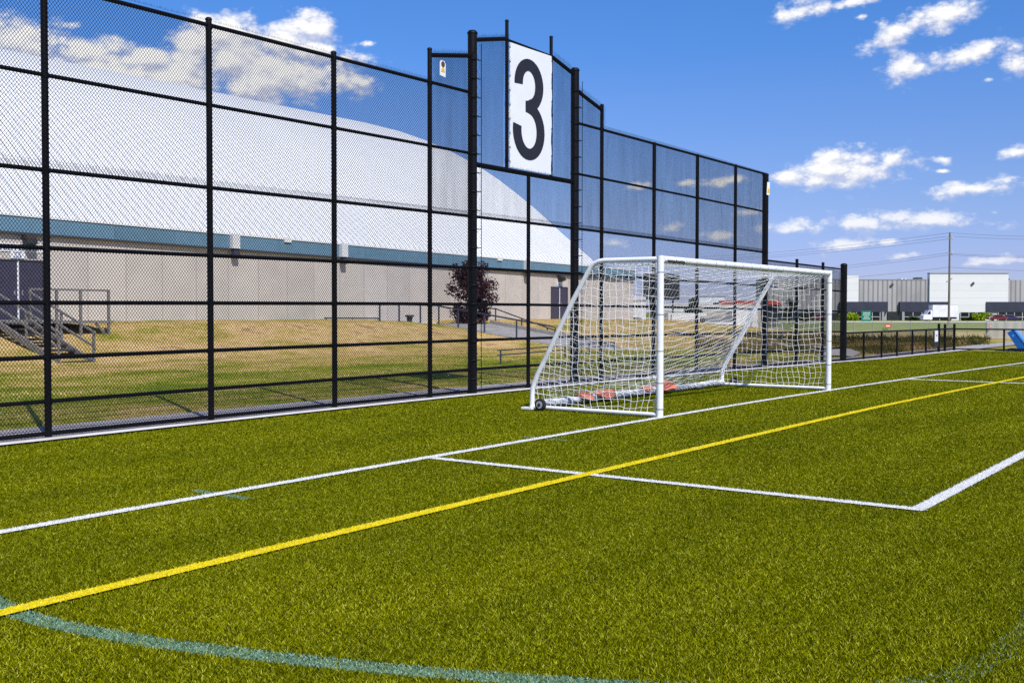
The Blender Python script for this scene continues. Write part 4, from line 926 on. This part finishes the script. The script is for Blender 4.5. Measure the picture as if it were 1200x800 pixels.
on_front(t, c, 2.6, lat / 2 - 0.6, lat / 2 - 0.52, 0.2, h - 0.1, 'door_seam', M['grey_metal'])
t, c, lat, h = shed('low_building', 776, 892, 356.5, 128, -0.2, 8, 'long low tan and white building behind the trailers', 'building', M['tan_wall'])
on_front(t, c, 8, -lat / 2, lat / 2, h - 0.95, h - 0.35, 'fascia', M['white_box']); on_front(t, c, 8, -lat / 2 + 1, -lat / 2 + 3.5, 0.2, 1.2, 'door', M['trim_dark'])
t, c, lat, h = shed('white_shed', 819, 850, 347.5, 150, -0.2, 6, 'plain white shed rising behind the low tan building', 'shed', M['white_box'])
on_front(t, c, 6, -lat / 2, lat / 2, h - 0.25, h - 0.1, 'eave_trim', M['grey_metal'])
t, c, lat, h = shed('red_canopy', 844, 912, 354, 140, -0.2, 5, 'dark shelter with a long red canopy front', 'canopy', M['dark_panel'])
on_front(t, c, 5, -lat / 2 - 0.2, lat / 2 + 0.2, h - 0.5, h + 0.02, 'fascia', M['red_canopy'], 0.4)
for i, (px, d_, h_, w_, mt, lb) in enumerate([(925, 175, 4.2, 3.4, DKGREEN, 'dark small tree against the grey cladding left of its neighbour'), (899, 150, 3.0, 3.4, DKGREEN, 'dark bush in front of the red canopy'), (945, 165, 2.2, 3.0, DKGREEN, 'low dark bush seen through the far side net')]):
    p = far(px, d_, -0.2); tree('small_tree', tuple(p), h_, w_, lb, mt, 900, 0.2, 30 + i, 0.2)

# ------------------------------------------------------------------ distant warehouse
DP = 262.0
def wp_(px, z, dd=0.0): 
    p = far(px, DP + dd); p.z = z; return p
def zy(py): return EYE.z + (366 - py) * DP / F_PX
wh_c = wp_(1060, -0.2)
wh = thing('warehouse', wh_c, 'distant grey and white warehouse with navy entrance bands', 'building')
def wbox(px0, px1, y0, y1, proud, thick, name, mat, parent=wh, z0=None):
    a, b = wp_(px0, 0), wp_(px1, 0); zt_2, zb_2 = zy(y0), (zy(y1) if z0 is None else z0)
    o = (a + b) / 2 + FH * (thick / 2 - proud); o.z = (zt_2 + zb_2) / 2
    return MB().obox(o, RH * (b - a).length / 2, FH * thick / 2, (0, 0, (zt_2 - zb_2) / 2)).build(name, mat, parent)
wbox(893, 1262, 327.5, 0, 0.0, 7, 'wall', M['rib_grey'], z0=-0.3)
wbox(1088, 1180, 319.5, 0, 0.6, 1.5, 'white_bay', M['panel_white'], z0=-0.25)
wbox(986, 1005, 322.5, 0, 0.6, 1.5, 'white_bay', M['panel_white'], z0=-0.25)
wbox(1088, 1180, 319.0, 320.3, 0.72, 1.8, 'parapet_cap', M['grey_metal'])
wbox(893, 1085, 326.6, 327.6, 0.1, 7.3, 'parapet_cap', M['grey_metal'])
for a, b in ((983, 1039), (1053, 1110), (1154, 1262)): wbox(a, b, 353, 365, 0.9, 1.5, 'entrance_band', M['navy'])
wbox(893, 983, 366, 377, 0.5, 0.5, 'loading_recess', M['dark_panel'])
for a, b in ((984, 1030), (1058, 1110), (1124, 1153), (1168, 1262)):
    w_ = wbox(a, b, 365.2, 377, 0.75, 0.6, 'window', M['glass'])
    n_ = max(2, int((b - a) / 9))
    mb = MB()
    for i in range(n_ + 1):
        p = wp_(a + (b - a) * i / n_, zy(371)) - FH * 0.83; mb.obox(p, RH * 0.09, FH * 0.06, (0, 0, zy(365.3) - zy(371)))
    p0, p1 = wp_(a, zy(370.6)) - FH * 0.82, wp_(b, zy(370.6)) - FH * 0.82; mb.obox((p0 + p1) / 2, (p1 - p0) / 2, FH * 0.05, (0, 0, 0.08)); mb.build('mullion', M['mullion'], w_)
wbox(1040, 1053, 364.5, 377, 0.3, 0.3, 'entrance_door', M['dark_panel'])
for a in (1033, 1056.5): wbox(a - 1.2, a + 1.2, 364.8, 377, 1.1, 0.5, 'column', M['grey_metal'])
for px, py in ((1044.5, 333.5), (1138, 332)):
    p = wp_(px, zy(py)) - FH * (0.75 if px > 1100 else 0.2); MB().obox(p, RH * 0.32 + Vector((0, 0, 0.30)), FH * 0.12, Vector((0, 0, 0.2)) - RH * 0.14).build('wall_lamp', M['trim_dark'], wh)
for px, y0, y1, w_ in ((1083, 324, 327.5, 3), (1062, 325.3, 327.4, 1.2), (1066, 325.3, 327.4, 0.8), (1010, 325.8, 327.4, 1.5), (1187, 325.5, 327.4, 2.5)):
    wbox(px - w_, px + w_, y0, y1, -3, 3, 'roof_unit', M['trim_dark'] if w_ > 1.4 else M['white_print'])
# street and verge in front of the warehouse
rd = MB(); q = [far(700, 205, -0.155), far(1500, 205, -0.155), far(1500, 238, -0.155), far(700, 238, -0.155)]; rd.quad(*q); tag(rd.build('road', M['asphalt']), 'grey street in front of the distant warehouse', kind='structure')
# hedges
for i, (px, w_, h_, n_) in enumerate([(996, 4.6, 2.0, 1500), (1152, 4.6, 1.8, 1500), (1077, 4.2, 1.0, 700), (1134, 3.8, 0.9, 700)]):
    p = far(px, 255, -0.2); lb = ['bright lime bush before the warehouse, beside the thick black fence post', 'bright lime bush below the white warehouse bay corner', 'low dark hedge behind the truck cab', 'low dark hedge under the white warehouse bay'][i]
    t = thing('bush', p, lb, 'bush'); cs = [tuple(p + RH * random.uniform(-w_ / 2, w_ / 2) + Vector((0, 0, h_ * random.uniform(0.3, 0.75)))) for _ in range(9)]
    MB().tube([p, p + Vector((0, 0, h_ * 0.5))], [0.12, 0.04], 6).build('stem', M['bark'], t)
    leaves_obj('foliage', cs, [h_ * 0.42] * 9, n_, 0.28, LIME if i < 2 else DKGREEN, t, 60 + i)
# box truck
tk_c = far(1103, 236, -0.15)
tk = thing('box_truck', tk_c, 'white box truck parked before the warehouse behind the utility pole', 'truck')
U = 236 / F_PX
def tb(px0, px1, z0, z1, thick, name, mat, proud=0.0, parent=tk):
    a, b = far(px0, 236), far(px1, 236); o = (a + b) / 2 + FH * (1.2 - proud); o.z = (z0 + z1) / 2
    return MB().obox(o, RH * (b - a).length / 2, FH * thick / 2, (0, 0, (z1 - z0) / 2)).build(name, mat, parent, bevel=0.06)
tb(1093, 1122.5, 0.75, 3.35, 2.4, 'cargo_box', M['white_box']); tb(1093, 1122.5, 3.36, 3.43, 2.44, 'box_trim', M['mullion'])
mb = MB(); a = far(1082, 236); mb.prism([(0, 0.3), (2.0, 0.3), (2.0, 2.35), (1.25, 2.35), (0.75, 1.45), (0.1, 1.25)], (a.x, a.y, -0.1), RH, (0, 0, 1), FH * 2.1); cab = mb.build('cab', M['white_box'], tk)
mb = MB(); mb.prism([(0.85, 1.45), (1.6, 1.45), (1.6, 2.15), (1.28, 2.15)], Vector((a.x, a.y, -0.1)) - FH * 0.03, RH, (0, 0, 1), FH * 0.025); mb.build('window', M['glass'], cab)
tb(1083, 1122, 0.35, 0.72, 1.8, 'chassis', M['dark_panel'])
for px in (1086.5, 1113):
    p = far(px, 236.1); MB().tube([(p.x, p.y, 0.28), tuple(Vector((p.x, p.y, 0.28)) + FH * 0.3)], 0.42, 14).build('wheel', M['rubber'], tk, smooth=True)
# parked cars
def car(px, depth, label, mat):
    p = far(px, depth, -0.15); t = thing('parked_car', p, label, 'car', 'cars parked before the warehouse')
    o = p - RH * 2.1
    MB().prism([(0, 0.35), (4.3, 0.35), (4.3, 0.85), (3.5, 0.95), (2.9, 1.42), (1.4, 1.45), (0.8, 0.95), (0.05, 0.8)], o, RH, (0, 0, 1), FH * 1.7).build('body', mat, t, bevel=0.05)
    MB().prism([(1.0, 0.97), (3.3, 0.97), (2.82, 1.36), (1.48, 1.38)], o - FH * 0.02, RH, (0, 0, 1), FH * 0.018).build('window', M['glass'], t)
    for u in (0.85, 3.4):
        c_ = o + RH * u + Vector((0, 0, 0.32)); MB().tube([c_ - FH * 0.03, c_ + FH * 0.2], 0.33, 14).build('wheel', M['rubber'], t, smooth=True)
    for u in (0.12, 4.18):
        c_ = o + RH * u + Vector((0, 0, 0.68)) - FH * 0.015; MB().obox(c_, RH * 0.1, FH * 0.012, (0, 0, 0.07)).build('lamp', M['white_print'] if u < 1 else M['red_print'], t)
car(1170, 244, 'dark red car parked before the warehouse windows', M['car_red']); car(1183, 246, 'dark violet-blue car parked right of the red one', M['car_blue'])
car(960, 246, 'dark car parked before the grey cladding, seen through the goal net', M['car_red'])

# ------------------------------------------------------------------ wire fence, signs, pole
wf = thing('wire_fence', far(1000, 76, -0.2), 'galvanised wire fence crossing the weeds in the distance', 'fence')
zt = EYE.z - 10.6 * 76 / F_PX
A, B = far(890, 76), far(1156, 76)
MB().tube([(A.x, A.y, zt), (B.x, B.y, zt)], 0.02, 6).build('rail', M['grey_metal'], wf)
for q in np.linspace(0, 1, 13): p = A.lerp(B, q); MB().tube([(p.x, p.y, -0.25), (p.x, p.y, zt + 0.03)], 0.03, 6).build('post', M['grey_metal'], wf)
mb = MB(); mb.quad((A.x, A.y, -0.2), (B.x, B.y, -0.2), (B.x, B.y, zt - 0.02), (A.x, A.y, zt - 0.02)); mb.build('wire_mesh', M['link_haze'], wf)
sf = thing('screened_fence', far(1180, 76, -0.2), 'wire fence hung with grey shade cloth right of the plain part', 'fence')
A, B = far(1156.3, 76), far(1262, 76)
for q in np.linspace(0, 1, 6): p = A.lerp(B, q); MB().tube([(p.x, p.y, -0.25), (p.x, p.y, zt + 0.03)], 0.03, 6).build('post', M['grey_metal'], sf)
mb = MB(); G = np.zeros((60, 2, 3))
for i, q in enumerate(np.linspace(0, 1, 60)):
    p = A.lerp(B, q) - FH * (0.05 + 0.03 * math.sin(q * 60)); G[i, 0] = (p.x, p.y, -0.15); G[i, 1] = (p.x, p.y, zt - 0.01)
mb.grid(G); mb.build('shade_cloth', M['shade_cloth'], sf)
def plate(px, py, d_, w_, h_, name, label, mat, accent):
    p = far(px, d_, py=py); t = thing(name, p, label, 'sign')
    MB().obox(p, RH * w_ / 2, FH * 0.01, (0, 0, h_ / 2)).build('plate', mat, t); MB().obox(p - FH * 0.015, RH * w_ * 0.36, FH * 0.003, (0, 0, h_ * 0.16)).build('print', accent, t)
plate(1040.5, 381.8, 75.8, 0.40, 0.24, 'small_sign', 'small red and white sign on the plain wire fence', M['red_print'], M['white_print'])
plate(1161, 382, 75.7, 0.15, 0.20, 'small_sign', 'tiny red and white sign on the shade cloth', M['red_print'], M['white_print'])
gs = thing('green_sign', far(1015, 150, -0.2), 'green road sign on two thin posts beyond the wire fence', 'sign')
p = far(1015, 150, py=370.2); MB().obox(p, RH * 0.66, FH * 0.02, (0, 0, 0.72)).build('panel', M['green_sign'], gs)
mb = MB()
for dz, w_ in ((0.42, 0.42), (0.18, 0.46), (-0.1, 0.3), (-0.36, 0.42)):
    u = -w_
    while u < w_: l_ = random.uniform(0.08, 0.2); mb.obox(p - FH * 0.024 + RH * (u + l_ / 2) + Vector((0, 0, dz)), RH * l_ * 0.4, FH * 0.003, (0, 0, 0.045)); u += l_
mb.build('legend', M['white_print'], gs)
for s in (-0.45, 0.45):
    q = p + RH * s + FH * 0.06; MB().tube([(q.x, q.y, -0.3), (q.x, q.y, q.z + 0.6)], 0.045, 6).build('post', M['grey_metal'], gs)
PD = 150.0; pp = far(1112, PD, -0.2); ptop = EYE.z + (366 - 272) * PD / F_PX
pole = thing('utility_pole', pp, 'tall wooden utility pole in front of the white warehouse bay', 'pole')
MB().tube([(pp.x, pp.y, -0.4), (pp.x + 0.02, pp.y, ptop * 0.5), (pp.x, pp.y, ptop)], [0.17, 0.14, 0.105], 12).build('shaft', M['pole_wood'], pole, smooth=True)
LD = (RH * 0.35 - FH * 0.94).normalized()
for z in (ptop - 0.8, ptop - 2.9):
    MB().obox((pp.x, pp.y, z), RH * 0.5 + FH * 0.2 + Vector((0, 0, -0.12)), FH * 0.05, (0, 0, 0.06)).build('crossarm', M['grey_metal'], pole)
    for s in (-0.42, 0.42): q = Vector((pp.x, pp.y, z + 0.14)) + RH * s; MB().tube([q, q + Vector((0, 0, 0.14))], 0.06, 6).build('insulator', M['white_print'], pole)
MB().obox((pp.x, pp.y, ptop - 6.6), RH * 0.4 + Vector((0, 0, 0.25)), FH * 0.08, (0, 0, 0.07)).build('bracket_lamp', M['grey_metal'], pole)
wl = thing('overhead_wires', (pp.x, pp.y, ptop), 'thin overhead wires strung across the sky from the utility pole', 'wires')
def wire(z0, pxe, pye, de, sag, r=0.017):
    a = Vector((pp.x, pp.y, z0)); b = far(pxe, de, py=pye); pts = [a.lerp(b, t) - Vector((0, 0, sag * 4 * t * (1 - t))) for t in np.linspace(0, 1, 20)]
    MB().tube(pts, r, 5).build('wire', M['trim_dark'], wl)
for dz, ye in ((-0.05, 297), (-0.5, 300), (-0.9, 302)): wire(ptop + dz, 820, ye + 4, 235, 0.5)
for dz, ye in ((-2.8, 322), (-3.1, 325)): wire(ptop + dz, 860, ye, 225, 0.4)
wire(ptop - 4.8, 880, 332, 220, 0.4)
for dz, ye in ((-0.05, 277), (-0.5, 280), (-2.9, 300), (-3.1, 301), (-4.8, 317)): wire(ptop + dz, 1290, ye, 150, 0.25)

# blue tilted bin by the far fence
bb = thing('blue_bin', (41.2, 2.6, -0.16), 'blue plastic bin tilted on a navy base beyond the end fence', 'bin')
o = Vector((41.15, 3.52, 0)); ex = Vector((0.05, -1, 0)).normalized(); ey = Vector((1, 0.05, 0)).normalized()
MB().prism([(0.04, 0.70), (0.30, 0.86), (0.98, -0.06), (0.52, -0.06)], o, ex, (0, 0, 1), ey * 0.8).build('body', M['blue_plastic'], bb, bevel=0.02)
MB().prism([(0.31, 0.86), (0.42, 0.82), (1.10, -0.06), (0.99, -0.06)], o - ey * 0.02, ex, (0, 0, 1), ey * 0.84).build('lid', M['blue_light'], bb)
MB().obox(o + ex * 0.8 + ey * 0.4 + Vector((0, 0, -0.11)), ex * 0.72, ey * 0.5, (0, 0, 0.05)).build('base', M['blue_dark'], bb)
MB().prism([(0.055 * math.cos(a), 0.055 * math.sin(a)) for a in np.linspace(0, 2 * PI, 14)[:-1]], o + ex * 0.31 + Vector((0, 0, 0.56)) - ey * 0.006, ex, (0, 0, 1), ey * 0.004).build('emblem', M['blue_light'], bb)

# ------------------------------------------------------------------ light and sky
SUN_EL = math.radians(49); sdir = Vector((-0.45, -0.89, 0)).normalized()   # horizontal direction towards the sun
sun = D.lights.new('sun', 'SUN'); sun.energy = 4.9; sun.angle = math.radians(0.53); sun.color = (1.0, 0.955, 0.89)
so = D.objects.new('sun', sun); COL.objects.link(so)
tow = Vector((sdir.x * math.cos(SUN_EL), sdir.y * math.cos(SUN_EL), math.sin(SUN_EL)))
so.rotation_euler = tow.to_track_quat('Z', 'Y').to_euler()

W = D.worlds.new('World'); scene.world = W; W.use_nodes = True
nt = W.node_tree; nt.nodes.clear(); L = nt.links.new
wout = N(nt, 'ShaderNodeOutputWorld')
sky = N(nt, 'ShaderNodeTexSky', sky_type='NISHITA'); sky.sun_disc = False; sky.sun_elevation = SUN_EL; sky.sun_rotation = math.atan2(sdir.x, sdir.y) % (2 * PI)
sky.air_density = 0.7; sky.dust_density = 0.3; sky.ozone_density = 1.0
tc = N(nt, 'ShaderNodeTexCoord'); sep = N(nt, 'ShaderNodeSeparateXYZ'); L(tc.outputs['Generated'], sep.inputs[0])
azn = N(nt, 'ShaderNodeMath', operation='ARCTAN2'); L(sep.outputs['X'], azn.inputs[0]); L(sep.outputs['Y'], azn.inputs[1])
eln = N(nt, 'ShaderNodeMath', operation='ARCSINE'); L(sep.outputs['Z'], eln.inputs[0])
tr_ = ramp(nt, [(0.0, (0.74, 0.74, 1.12)), (0.11, (0.78, 0.77, 1.18)), (0.245, (0.82, 0.90, 1.25)), (0.475, (0.72, 1.03, 1.54)), (0.59, (0.60, 1.07, 1.68)), (0.72, (0.58, 1.12, 1.78)), (1.0, (0.58, 1.1, 1.7))])
els = N(nt, 'ShaderNodeMath', operation='DIVIDE'); L(eln.outputs[0], els.inputs[0]); els.inputs[1].default_value = 0.4; L(els.outputs[0], tr_.inputs['Fac'])
hs = N(nt, 'ShaderNodeMix', data_type='RGBA', blend_type='MULTIPLY'); hs.inputs['Factor'].default_value = 1.0
L(sky.outputs['Color'], hs.inputs['A']); L(tr_.outputs['Color'], hs.inputs['B'])
bg = N(nt, 'ShaderNodeBackground'); bg.inputs['Strength'].default_value = 0.1; L(hs.outputs['Result'], bg.inputs['Color'])
# clouds: puffs placed by azimuth / elevation
CL = [(0.5702, 0.2185, 0.0416, 0.0138, 0, 0.9), (0.6118, 0.2147, 0.0320, 0.0141, 0, 0.95), (0.5907, 0.2033, 0.0494, 0.0140, 0, 1), (0.6605, 0.2322, 0.0263, 0.0198, 0, 1), (0.7283, 0.2121, 0.0723, 0.0232, 0, 1), (0.6838, 0.2207, 0.0446, 0.0250, 0, 1), (0.7548, 0.2315, 0.0382, 0.0173, 0, 0.95), (0.7814, 0.2069, 0.0308, 0.0162, 0, 0.8), (0.5166, 0.2049, 0.0332, 0.0170, 0, 1), (0.5534, 0.2376, 0.0170, 0.0054, 0, 0.5), (0.7511, 0.2508, 0.0259, 0.0143, 0, 1), (0.7284, 0.2389, 0.0302, 0.0129, 0, 1), (0.678, 0.2418, 0.037, 0.0169, 0, 1), (0.651, 0.2202, 0.0218, 0.0212, 0, 1), (0.7133, 0.2078, 0.0642, 0.026, 0, 1), (0.6365, 0.2022, 0.0435, 0.0178, 0, 1), (0.5633, 0.2068, 0.0414, 0.0125, 0, 0.9), (0.5168, 0.2233, 0.0399, 0.0188, 0, 1), (0.5363, 0.195, 0.0544, 0.0172, 0, 0.9), (0.5975, 0.1883, 0.0569, 0.0128, 0, 0.9), (0.7853, 0.2268, 0.0262, 0.0102, 0, 0.7), (0.806, 0.2392, 0.0139, 0.0051, -10, 0.5), (1.1973, 0.262, 0.0333, 0.0091, -8, 0.8), (1.2406, 0.2659, 0.0283, 0.0055, -10, 0.7), (1.2796, 0.2379, 0.0424, 0.0104, -18, 0.8), (1.3171, 0.2483, 0.0346, 0.0108, -16, 0.8), (1.2834, 0.2069, 0.0261, 0.0119, -5, 0.8), (1.331, 0.2143, 0.0407, 0.0103, -12, 0.8), (1.3692, 0.2068, 0.0192, 0.0149, 0, 0.7), (1.2464, 0.253, 0.0099, 0.0028, 0, 0.5), (1.2311, 0.1261, 0.0538, 0.0162, -3, 1), (1.2702, 0.1318, 0.014, 0.0087, 0, 0.9), (1.1911, 0.12, 0.0263, 0.009, 0, 0.8), (1.3151, 0.1305, 0.0135, 0.0043, 0, 0.6), (1.3714, 0.1337, 0.0154, 0.0056, -10, 0.7), (1.3456, 0.1048, 0.0505, 0.0085, -4, 0.8), (1.3138, 0.1205, 0.0108, 0.0029, 0, 0.4), (1.2985, 0.0805, 0.0735, 0.0102, 3, 0.75), (1.2566, 0.0779, 0.0557, 0.0104, 0, 0.7), (1.1915, 0.0748, 0.0509, 0.0091, 0, 0.6), (1.2425, 0.0596, 0.0389, 0.0075, -6, 0.7), (1.2709, 0.0613, 0.0175, 0.0052, 0, 0.7), (1.3562, 0.0444, 0.0286, 0.0057, -3, 0.6), (1.285, 0.0493, 0.0411, 0.0059, 0, 0.4), (1.3511, 0.1941, 0.0118, 0.0034, 0, 0.4), (1.0507, 0.1138, 0.0171, 0.0054, 0, 0.6), (1.0819, 0.0764, 0.0185, 0.007, 0, 0.6), (1.1313, 0.1185, 0.0316, 0.0068, -6, 0.6), (1.0932, 0.1177, 0.0168, 0.0046, 0, 0.4), (1.124, 0.0705, 0.0377, 0.0069, 0, 0.5), (1.0315, 0.0636, 0.0234, 0.007, 0, 0.5), (1.1541, 0.0892, 0.0224, 0.0053, 0, 0.4)]
grp = D.node_groups.new('cloud_field', 'ShaderNodeTree')
grp.interface.new_socket('AzEl', in_out='INPUT', socket_type='NodeSocketVector'); grp.interface.new_socket('Field', in_out='OUTPUT', socket_type='NodeSocketFloat')
gi = grp.nodes.new('NodeGroupInput'); go = grp.nodes.new('NodeGroupOutput'); GL = grp.links.new; prev = None
for az, el, sx, sy, tilt, w in CL:
    if az < 0.79: w *= 1.22                                  # the tall cumulus bank over the arena
    mp = grp.nodes.new('ShaderNodeMapping'); mp.vector_type = 'TEXTURE'; mp.inputs['Location'].default_value = (az, el, 0)
    mp.inputs['Rotation'].default_value = (0, 0, math.radians(-tilt)); mp.inputs['Scale'].default_value = (sx * (1.3 if az < 0.9 else 1.5), sy * (1.4 if az < 0.9 else 1.95 if el > 0.15 else 1.65), 1); GL(gi.outputs[0], mp.inputs['Vector'])
    ln2 = grp.nodes.new('ShaderNodeVectorMath'); ln2.operation = 'LENGTH'; GL(mp.outputs['Vector'], ln2.inputs[0])
    ma = grp.nodes.new('ShaderNodeMath'); ma.operation = 'MULTIPLY_ADD'; GL(ln2.outputs['Value'], ma.inputs[0]); ma.inputs[1].default_value = -1.3; ma.inputs[2].default_value = 1.3 * (0.45 + 0.55 * w)
    if prev is None: prev = ma.outputs[0]
    else:
        mx_ = grp.nodes.new('ShaderNodeMath'); mx_.operation = 'SMOOTH_MAX'; mx_.inputs[2].default_value = 0.15; GL(prev, mx_.inputs[0]); GL(ma.outputs[0], mx_.inputs[1]); prev = mx_.outputs[0]
GL(prev, go.inputs[0])
ae = N(nt, 'ShaderNodeCombineXYZ'); L(azn.outputs[0], ae.inputs['X']); L(eln.outputs[0], ae.inputs['Y'])
st_ = N(nt, 'ShaderNodeMapping'); st_.inputs['Scale'].default_value = (1.0, 1.7, 1.0); L(ae.outputs[0], st_.inputs['Vector'])
def fbm(scale, detail, rough, vec): 
    n = N(nt, 'ShaderNodeTexNoise', i_Scale=scale, i_Detail=detail, i_Roughness=rough); L(vec, n.inputs['Vector']); return n
wz = fbm(38.0, 5.0, 0.6, st_.outputs['Vector'])
ws = N(nt, 'ShaderNodeVectorMath', operation='SUBTRACT'); L(wz.outputs['Color'], ws.inputs[0]); ws.inputs[1].default_value = (0.5, 0.5, 0.5)
wsc = N(nt, 'ShaderNodeVectorMath', operation='MULTIPLY'); L(ws.outputs[0], wsc.inputs[0]); wsc.inputs[1].default_value = (0.012, 0.008, 0)
wv = N(nt, 'ShaderNodeVectorMath', operation='ADD'); L(ae.outputs[0], wv.inputs[0]); L(wsc.outputs[0], wv.inputs[1])
def cloud_density(off):
    v = wv.outputs[0]; 
    sh = N(nt, 'ShaderNodeVectorMath', operation='ADD'); L(v, sh.inputs[0]); sh.inputs[1].default_value = off
    gn = nt.nodes.new('ShaderNodeGroup'); gn.node_tree = grp; L(sh.outputs[0], gn.inputs[0])
    s2 = N(nt, 'ShaderNodeVectorMath', operation='ADD'); L(st_.outputs['Vector'], s2.inputs[0]); s2.inputs[1].default_value = (off[0], off[1] * 1.7, 0)
    f = fbm(58.0, 9.0, 0.7, s2.outputs[0])
    vo = N(nt, 'ShaderNodeTexVoronoi', feature='SMOOTH_F1', i_Scale=42.0, i_Detail=3.0, i_Roughness=0.55, i_Lacunarity=2.3, i_Smoothness=0.35); L(s2.outputs[0], vo.inputs['Vector'])
    vm = N(nt, 'ShaderNodeMath', operation='MULTIPLY_ADD'); L(vo.outputs['Distance'], vm.inputs[0]); vm.inputs[1].default_value = -0.70; vm.inputs[2].default_value = 0.05
    m1 = N(nt, 'ShaderNodeMath', operation='MULTIPLY_ADD'); L(f.outputs['Fac'], m1.inputs[0]); m1.inputs[1].default_value = 0.85; L(vm.outputs[0], m1.inputs[2])
    m2 = N(nt, 'ShaderNodeMath', operation='ADD'); L(m1.outputs[0], m2.inputs[0]); L(gn.outputs[0], m2.inputs[1]); return m2
d0_ = cloud_density((0, 0, 0)); d1_ = cloud_density((-0.003, 0.007, 0))
al = N(nt, 'ShaderNodeMapRange', interpolation_type='SMOOTHSTEP'); al.inputs['From Min'].default_value = 0.0; al.inputs['From Max'].default_value = 0.78; L(d0_.outputs[0], al.inputs['Value'])
df = N(nt, 'ShaderNodeMath', operation='SUBTRACT'); L(d1_.outputs[0], df.inputs[0]); L(d0_.outputs[0], df.inputs[1])
shd = N(nt, 'ShaderNodeMapRange'); shd.inputs['From Min'].default_value = -0.55; shd.inputs['From Max'].default_value = 0.62; L(df.outputs[0], shd.inputs['Value'])
thin = N(nt, 'ShaderNodeMapRange'); thin.inputs['From Min'].default_value = 0.15; thin.inputs['From Max'].default_value = 1.15; thin.inputs['To Min'].default_value = 0.42; thin.inputs['To Max'].default_value = 0.0; L(d0_.outputs[0], thin.inputs['Value'])
shs = N(nt, 'ShaderNodeMath', operation='ADD'); L(shd.outputs['Result'], shs.inputs[0]); L(thin.outputs['Result'], shs.inputs[1])
cc_ = ramp(nt, [(0.30, (1.06, 1.05, 1.04)), (0.55, (0.93, 0.94, 0.98)), (0.85, (0.74, 0.76, 0.87)), (1.0, (0.64, 0.67, 0.82))]); L(shs.outputs[0], cc_.inputs['Fac'])
bgc = N(nt, 'ShaderNodeBackground'); bgc.inputs['Strength'].default_value = 1.0; L(cc_.outputs['Color'], bgc.inputs['Color'])
msk = N(nt, 'ShaderNodeMath', operation='MULTIPLY'); L(al.outputs['Result'], msk.inputs[0])
low_ = N(nt, 'ShaderNodeMapRange'); low_.inputs['From Min'].default_value = 0.03; low_.inputs['From Max'].default_value = 0.12; low_.inputs['To Min'].default_value = 0.6; low_.inputs['To Max'].default_value = 0.97
L(eln.outputs[0], low_.inputs['Value']); L(low_.outputs['Result'], msk.inputs[1])
wm = N(nt, 'ShaderNodeMixShader'); L(msk.outputs[0], wm.inputs['Fac']); L(bg.outputs[0], wm.inputs[1]); L(bgc.outputs[0], wm.inputs[2]); L(wm.outputs[0], wout.inputs['Surface'])
try: W.cycles.sampling_method = 'MANUAL'; W.cycles.sample_map_resolution = 512
except Exception: pass
